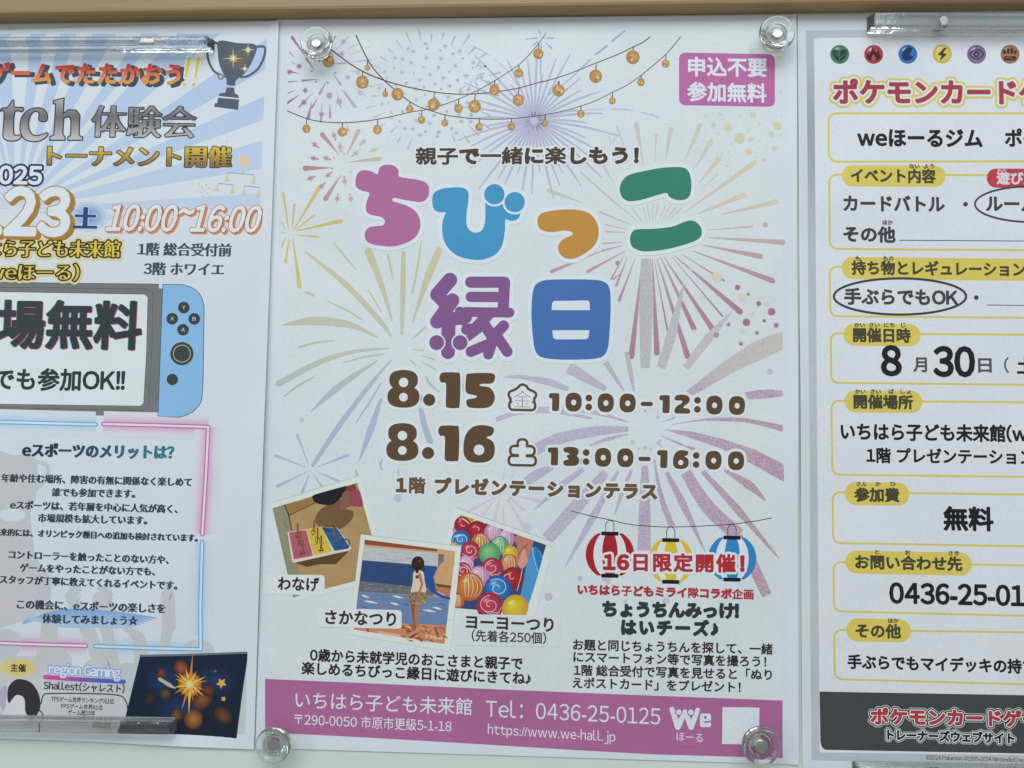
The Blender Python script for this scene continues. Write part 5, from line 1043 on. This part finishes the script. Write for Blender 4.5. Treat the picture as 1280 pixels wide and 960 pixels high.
ICO = [((72, 120, 98), (30, 62, 52)), ((168, 62, 66), (60, 26, 34)), ((52, 116, 186), (22, 50, 92)), ((212, 190, 88), (58, 54, 40)), ((124, 104, 144), (58, 50, 80)), ((156, 112, 90), (66, 44, 40))]
NM = ['green round symbol with a leaf', 'red round symbol with a flame', 'blue round symbol with a drop', 'yellow round symbol with a lightning bolt', 'purple round symbol with an eye', 'brown round symbol with a fist']
for k, ((c_, d_), nm) in enumerate(zip(ICO, NM)):
    x, y = (1049.2, 1091.6, 1134.2, 1177.2, 1220, 1261.8)[k], (68.6, 68.6, 68.4, 68, 68.4, 68.4)[k]
    i = PC_('symbol_print', nm); i.disc(x, y, 11.8, lerp(c_, d_, .35), 2, n=36); i.disc(x, y, 11.0, c_, 2.3, n=36, rings=3, edge=lerp(c_, d_, .15), off=(-2, -3)); i.disc(x - 4, y - 6, 4.2, lerp(c_, (230, 236, 240), .75), 2.5, ry=2.4, rot=-.6, edge=c_, n=16)
    P = lambda *p: np.array(p, float) + np.array([x, y])
    if k == 0:
        i.loops([smooth(P((0, 9), (-5, 6), (-9, 0), (-8.5, -5), (-3, -6), (0, -3), (3, -6), (8.5, -5), (9, 0), (5, 6)), 4)], d_, 3)
        for a, b in [((0, -4), (0, 9)), ((0, 3), (-6, -2)), ((0, 5), (6, 0)), ((0, 0), (-3.5, -4))]: i.ray(P(a, b), .7, c_, 3.4)
    if k == 1: i.loops([smooth(P((0, 8), (-6, 7), (-9, 2), (-7, -2), (-6, 1), (-3, -5), (-1, -9), (1, -4), (4, -3), (6, -6), (7, 0), (9, 2), (6, 7)), 3)], d_, 3); i.loops([smooth(P((0, 8), (-3, 6), (-2, 2), (0, 0), (2, 3), (3, 6)), 3)], c_, 3.3)
    if k == 2: i.loops([smooth(P((1, -9), (-4, -6), (-7, 0), (-7, 5), (-2, 8), (4, 7), (7, 3), (3, 1), (4, -3), (6, -7)), 4)], d_, 3)
    if k == 3: i.loops([P((3, -8), (-6, 1), (-1, 2), (-3, 9), (6, 0), (1, -1), (5, -7))], d_, 3)
    if k == 4:
        i.loops([smooth(P((-9.5, 0), (-5, -5), (0, -6.5), (5, -5), (9.5, 0), (5, 5), (0, 6.5), (-5, 5)), 4)], d_, 3); i.loops([smooth(P((-7.5, 0), (-4, -3.6), (0, -4.8), (4, -3.6), (7.5, 0), (4, 3.6), (0, 4.8), (-4, 3.6)), 4)], c_, 3.2); i.disc(x, y, 4, d_, 3.4, n=18); i.disc(x, y, 1.7, c_, 3.6, n=12)
    if k == 5:
        for a, b, w_, h in [(-7, -3, 3.4, 8), (-2.5, -4, 3.6, 9), (2.2, -4, 3.6, 9), (6.6, -2.5, 3.2, 7)]: i.loops([rrect(x + a - w_ / 2, y + b - h / 2 + 1, x + a + w_ / 2, y + b + h / 2 - 1, 1.2)], d_, 3)
        i.loops([rrect(x - 8, y + 2.2, x + 8, y + 8, 3)], d_, 3.2); i.ray(P((-5, 4.5), (0, 3.5), (2, 6)), .8, c_, 3.4)
    i.build()
def TC(s_, x0, x1, y0, y1, em, col=CK, layer=4, label=None, name='lettering', **k): return T(POSTER_C, LC, name, s_, x0, x1, y0, y1, em, col, layer, label=label, **k)
TC('ポケモンカードゲーム', 1042, 1370, 115.4, 116.4, 32.5, (150, 56, 68), 5, bold=1.5, outline=[(2.4, (210, 214, 222)), (4.9, (204, 184, 96))], name='headline_lettering', label='red headline with white and yellow outlines', sxlim=(.9, 1.1))
def frame_box(x0, yt0, yb0, yt1, yb1, r, top_from=None, w_=2.5, xr=1600):
    """outline in image pixels from the left side; top yt0->yt1 and bottom yb0->yb1 between x0 and 1280"""
    kt = (yt1 - yt0) / (1280 - x0); kb = (yb1 - yb0) / (1280 - x0); sl = .0085 * (yb0 - yt0)
    P = [(xr, yb0 + kb * (xr - x0))] + [(x0 + sl + r + 0, yb0 + kb * r)]
    P += [(x0 + sl + r - r * math.sin(a), yb0 - r + r * math.cos(a)) for a in np.linspace(0, math.pi / 2, 7)]
    P += [(x0 + r - r * math.cos(a), yt0 + r - r * math.sin(a)) for a in np.linspace(0, math.pi / 2, 7)] + [(x0 + r + 3, yt0 + kt * r), (xr, yt0 + kt * (xr - x0))]
    i = PC_('text_box', 'yellow outlined box'); 
    i.ray(P, w_, YEL, 2, cap=False); i.build()
def pill(x0, x1, y0, y1, col=YEL, tilt=1.2, label=None):
    i = PC_('heading_pill', label); i.loops([rrect(x0, y0, x1, y1 - tilt, (y1 - y0 - tilt) / 2 - .2, tilt=tilt, slant=.3, n=10)], col, 3); i.build()
def furi(s_, x, y, col=PT, em=6.6): w_ = em * len(s_) * .96; TC(s_, x - w_ / 2, x + w_ / 2, y, y + .1, em, col, 4, bold=.25, name='reading_aid')
frame_box(1035.2, 142, 202.5, 142.2, 202, 10)
TC('weほーるジム', 1072, 1226.5, 172.4, 173.4, 25, BK, bold=.95); TC('ポケモン', 1256, 1345, 173, 173.6, 24, BK, bold=.85)
frame_box(1036, 218.6, 311.3, 219.4, 313, 10); pill(1051.6, 1181, 206.8, 233.8, tilt=.6); TC('イベント内容', 1063.5, 1168.5, 219.6, 220.8, 18.4, PT, bold=.75); furi('ない', 1142.5, 208.2); furi('よう', 1160.5, 208.2)
pill(1232.6, 1330, 211, 235.6, (170, 60, 70), .6, 'red heading pill'); TC('遊び方', 1245.5, 1294, 223, 223.6, 16.4, (222, 196, 204), bold=.7); furi('あそ', 1251.5, 213, (222, 160, 170), 6)
TC('カードバトル', 1054.5, 1179.5, 254.4, 255.6, 21.6, bold=.85); TC('その他', 1054.5, 1118, 292.8, 293.8, 20.8, bold=.9); furi('ほか', 1109, 278.4, CK)
i = PC_('ring_print', 'dark oval ring at the right edge'); a = np.linspace(0, 2 * math.pi, 60, endpoint=False); i.ray(np.stack([1291 + 73 * np.cos(a), 255.5 + 22.5 * np.sin(a)], 1), 2.4, (58, 64, 74), 4, closed=True); i.disc(1206.2, 255.6, 2.9, CK, 4); i.ray([(1124, 300.6), (1280, 301.6), (1500, 303)], .9, CK, 4); i.build()
TC('ルールを', 1232.5, 1316, 254.8, 255.6, 21.4, bold=.85)
frame_box(1036.8, 333.6, 395.4, 336, 397.4, 9); pill(1051.5, 1293, 321.4, 351.2, tilt=2.4); TC('持ち物とレギュレーション', 1064.5, 1280.5, 334.8, 337.2, 18.6, PT, bold=.75); furi('も', 1072, 323.2); furi('もの', 1110, 323.2)
i = PC_('ring_print', 'dark oval ring round the first answer'); i.ray(np.stack([1124.4 + 82.6 * np.cos(a), 370.8 + 22.6 * np.sin(a)], 1), 2.8, (52, 58, 66), 5, closed=True); i.disc(1219.6, 372.2, 2.9, CK, 4); i.ray([(1233, 381.4), (1280, 382), (1500, 384)], .9, CK, 4); i.build()
TC('手ぶらでもOK', 1055.5, 1196, 370.6, 372.2, 21.6, bold=.85)
frame_box(1038, 416.6, 478.6, 418.6, 481, 9); pill(1053.8, 1149.8, 404.4, 433, tilt=1); TC('開催日時', 1066.5, 1137, 418.8, 419.8, 18.4, PT, bold=.8)
for s_, x in (('かい', 1074), ('さい', 1092.6), ('にち', 1111), ('じ', 1129)): furi(s_, x, 406.4)
TC('8', 1102, 1125, 452, 452, 47.5, BK, bold=1.7, mid=.345, sxlim=(.8, 1.3)); TC('月', 1141.5, 1157.5, 455.6, 455.8, 20, (70, 76, 82), bold=.6); TC('30', 1167.5, 1216.5, 453, 453.4, 47.5, BK, bold=1.7, mid=.345, sxlim=(.7, 1.3)); TC('日', 1222.5, 1238.5, 456.4, 456.6, 20, (70, 76, 82), bold=.6)
TC('(', 1254.5, 1260, 456.4, 456.6, 20, (70, 76, 82), bold=.3, sxlim=(.8, 1.6)); TC('土', 1271, 1291, 457, 457.4, 23, BK, bold=.8)
frame_box(1039, 501, 593.2, 502.8, 596, 9); pill(1055, 1152.2, 488, 516.2, tilt=.9); TC('開催場所', 1067, 1140, 502, 503, 18.2, PT, bold=.8)
for s_, x in (('かい', 1075), ('さい', 1094), ('ば', 1113.6), ('しょ', 1131.6)): furi(s_, x, 489.4)
TC('いちはら子ども未来館(we', 1051, 1296, 539.2, 542.6, 22.4, BK, bold=.75, sxlim=(.88, 1.1)); TC('1階 プレゼンテーションテラス', 1083, 1348, 569, 572.2, 20, BK, bold=.65, sxlim=(.88, 1.1))
frame_box(1040.4, 615.2, 678.6, 618, 682.6, 9); pill(1055.4, 1136, 602.4, 632, tilt=.9); TC('参加費', 1068, 1123, 618, 619, 18.2, PT, bold=.8)
for s_, x in (('さん', 1076.5), ('か', 1097), ('ひ', 1115.6)): furi(s_, x, 604.8)
TC('無料', 1179.5, 1240, 647.8, 649, 31, BK, bold=1.2)
frame_box(1041.4, 702.4, 763.8, 706.6, 769.4, 9); pill(1056, 1214, 687.6, 719.4, tilt=3); TC('お問い合わせ先', 1069, 1201.5, 702, 704.8, 18.4, PT, bold=.8)
for s_, x, y in (('と', 1096.5, 689.6), ('お', 1134, 690.4), ('さき', 1191.5, 691.2)): furi(s_, x, y)
TC('0436-25-0125', 1112, 1317, 741.6, 746, 33, BK, bold=1.1, mid=.345, sxlim=(.8, 1.1))
frame_box(1042.4, 787, 848.4, 790, 855, 9); pill(1057.2, 1137.8, 772.4, 802.6, tilt=1.3); TC('その他', 1069.5, 1125, 788, 789, 18.4, PT, bold=.8); furi('ほか', 1116, 775.4)
TC('手ぶらでもマイデッキの持ち込み', 1059.5, 1330, 826.6, 834.2, 18.8, BK, bold=.7, sxlim=(.88, 1.1))
i = PC_('footer_panel', 'dark slate footer'); i.loops([np.concatenate([[(1640, 875), (1024, 864)], spline([(1025, 925), (1026.5, 932), (1030, 936), (1036, 936.8)], 4), [(1640, 948)]])], (60, 67, 69), 2.5); i.build()
TC('ポケモンカードゲーム', 1088.5, 1322, 895, 898.6, 21.5, (160, 52, 60), 5.5, bold=1.15, outline=[(1.2, (206, 208, 212)), (2.6, (34, 40, 44)), (3.4, (186, 192, 196))], name='headline_lettering', label='small red line outlined in white on the footer', sxlim=(.9, 1.15))
TC('トレーナーズウェブサイト', 1109, 1266.5, 917.8, 922.4, 14, (24, 28, 32), 5.5, bold=.75, outline=[(1.2, (210, 212, 216)), (2.2, (30, 36, 40)), (3.0, (180, 188, 192))], name='lettering')
TC('©2024 Pokémon. ©1995-2024 Nintendo/Creatures', 1157, 1296, 946, 950, 7.2, (60, 64, 70), 3, bold=.05, name='small_print')

# ------------------------------------------------------------ magnets: clear knobs and clear bars
def lathe(name, prof, c, parent, mat, n=48):
    """prof: (radius, distance in front of the sheet); c = (x, y0, z)"""
    V = []; F = []; m = len(prof)
    for k in range(n):
        a = 2 * math.pi * k / n
        for r, h in prof: V.append((c[0] + r * math.cos(a), c[1] - h, c[2] + r * math.sin(a)))
    for k in range(n):
        q = (k + 1) % n
        for j in range(m - 1): F.append((k * m + j, q * m + j, q * m + j + 1, k * m + j + 1))
    # close the poles
    F.append(tuple(k * m for k in range(n))[::-1]); F.append(tuple(k * m + m - 1 for k in range(n)))
    o = link_mesh(name, V, F, mat, parent, smooth=True)
    import bmesh
    bm = bmesh.new(); bm.from_mesh(o.data); bmesh.ops.recalc_face_normals(bm, faces=bm.faces); bm.to_mesh(o.data); bm.free()
    for e in o.data.polygons: e.use_smooth = len(e.vertices) == 4
    m2 = o.modifiers.new('es', 'EDGE_SPLIT'); m2.split_angle = math.radians(42)
    return o
def knob(px, py, r_px, dr, label, flip=False):
    H_ = .0088; X, Z = board(px, py, DB + H_); s_ = 1.0
    R_ = r_px / 960.0 * .425
    e = empty('clear_magnet', (X, -(DB + .0006), Z), label, 'magnet', 'clear round magnets at the corners of the middle poster')
    c = (X, -(DB + .0012), Z)
    lathe('knob', [(.0062, 0), (.0068, .0006), (.0066, .0014), (.0052, .0030), (.0051, .0042), (.0070, .0056), (R_ * .95, .0064), (R_, .0070), (R_ * .99, .0080), (R_ * .93, .0087), (R_ * .78, .0088), (R_ * .70, .0083), (R_ * .52, .0081), (R_ * .44, .0086), (R_ * .05, .0087)], c, e, M_CLEAR)
    lathe('metal_disc', [(.0001, .0), (dr, .0), (dr, .0028), (dr * .9, .0031), (.0001, .0031)], (X, c[1] - .0049, Z), e, M_METAL, 32)
    return e
knob(395.5, 53, 21.2, .0029, 'clear round magnet with metal centre, top left corner of the festival poster')
knob(971.3, 41, 22.6, .0031, 'clear round magnet with metal centre, beside the pink badge of the festival poster')
knob(341.5, 931.5, 22.0, .0033, 'clear round magnet with metal centre, bottom left corner at the pink band')
knob(951.5, 932.5, 23.2, .0035, 'clear round magnet with metal centre, over the blank white square')
def bar(p0, p1, hpx, label, base, magnets, ends=(1, 1), nm='clear_magnet_bar', thick=.0075):
    """clear bar seen between image pixels p0 and p1 (centre line of its front face), hpx tall"""
    a = np.array(board(*p0, base + thick)); b = np.array(board(*p1, base + thick)); L = np.hypot(*(b - a)); u = (b - a) / L; v = np.array([-u[1], u[0]]); h = hpx / 960 * .43 / 2
    mid = (a + b) / 2; e = empty(nm, (mid[0], -base, mid[1]), label, 'magnet bar', 'clear magnet bars holding the outer posters')
    cr_ = [(-h, 0), (-h * 1.0, -thick * .35), (-h * .78, -thick * .45), (-h * .8, -thick * .93), (-h * .68, -thick), (h * .68, -thick), (h * .8, -thick * .93), (h * .78, -thick * .45), (h, -thick * .35), (h, 0)]
    V = []; m = len(cr_)
    for t in (0.0, L):
        for q, y in cr_: w_ = a + u * (t + (.0016 * (-y / thick) * (1 if t == 0 else -1))) + v * q; V.append((w_[0], -base - .0002 + y, w_[1]))
    F = [(k, (k + 1) % m, m + (k + 1) % m, m + k) for k in range(m)] + [tuple(range(m))[::-1], tuple(range(m, 2 * m))]
    o = link_mesh('bar', V, F, M_BAR, e)
    import bmesh
    bm = bmesh.new(); bm.from_mesh(o.data); bmesh.ops.recalc_face_normals(bm, faces=bm.faces); bmesh.ops.bevel(bm, geom=bm.edges[:], offset=.0004, segments=3, affect='EDGES'); bm.to_mesh(o.data); bm.free()
    for (mx, my, r, d0, d1) in magnets:
        x, z = board(mx, my, base + d1)
        if r < 0:
            box('metal_plate', [(x + r, z - .0015), (x - r, z - .0015), (x - r, z + .0015), (x + r, z + .0015)], -base - d1 + .0004, -base - d1, M_METAL, e, bevel=.0003); continue
        lathe('metal_disc', [(.0001, d0), (r, d0), (r, d1 - .0002), (r * .92, d1), (.0001, d1)], (x, -base, z), e, M_METAL, 28)
    return e
bar((-160, 52.5), (262, 50.5), 16.5, 'clear magnet bar across the top of the gaming poster, ending beside the trophy', DA + .0003, [(184, 51.5, -.0044, 0, .0064)])
bar((-160, 906), (214, 911.5), 17.5, 'clear magnet bar across the bottom of the gaming poster, over the dark laptop picture', DA + .0003, [(127.6, 906, -.0050, 0, .0064)])
bar((1090, 23.5), (1700, 26), 21.5, 'clear magnet bar across the top of the card poster, above the round symbols', DC + .0003, [(1179.6, 25.8, .0026, .0040, .0064)])
bar((1072, 968.5), (1700, 981), 20, 'clear magnet bar across the bottom of the card poster, below the dark footer', DC + .0003, [(1170, 968, .0026, .0040, .0064)])
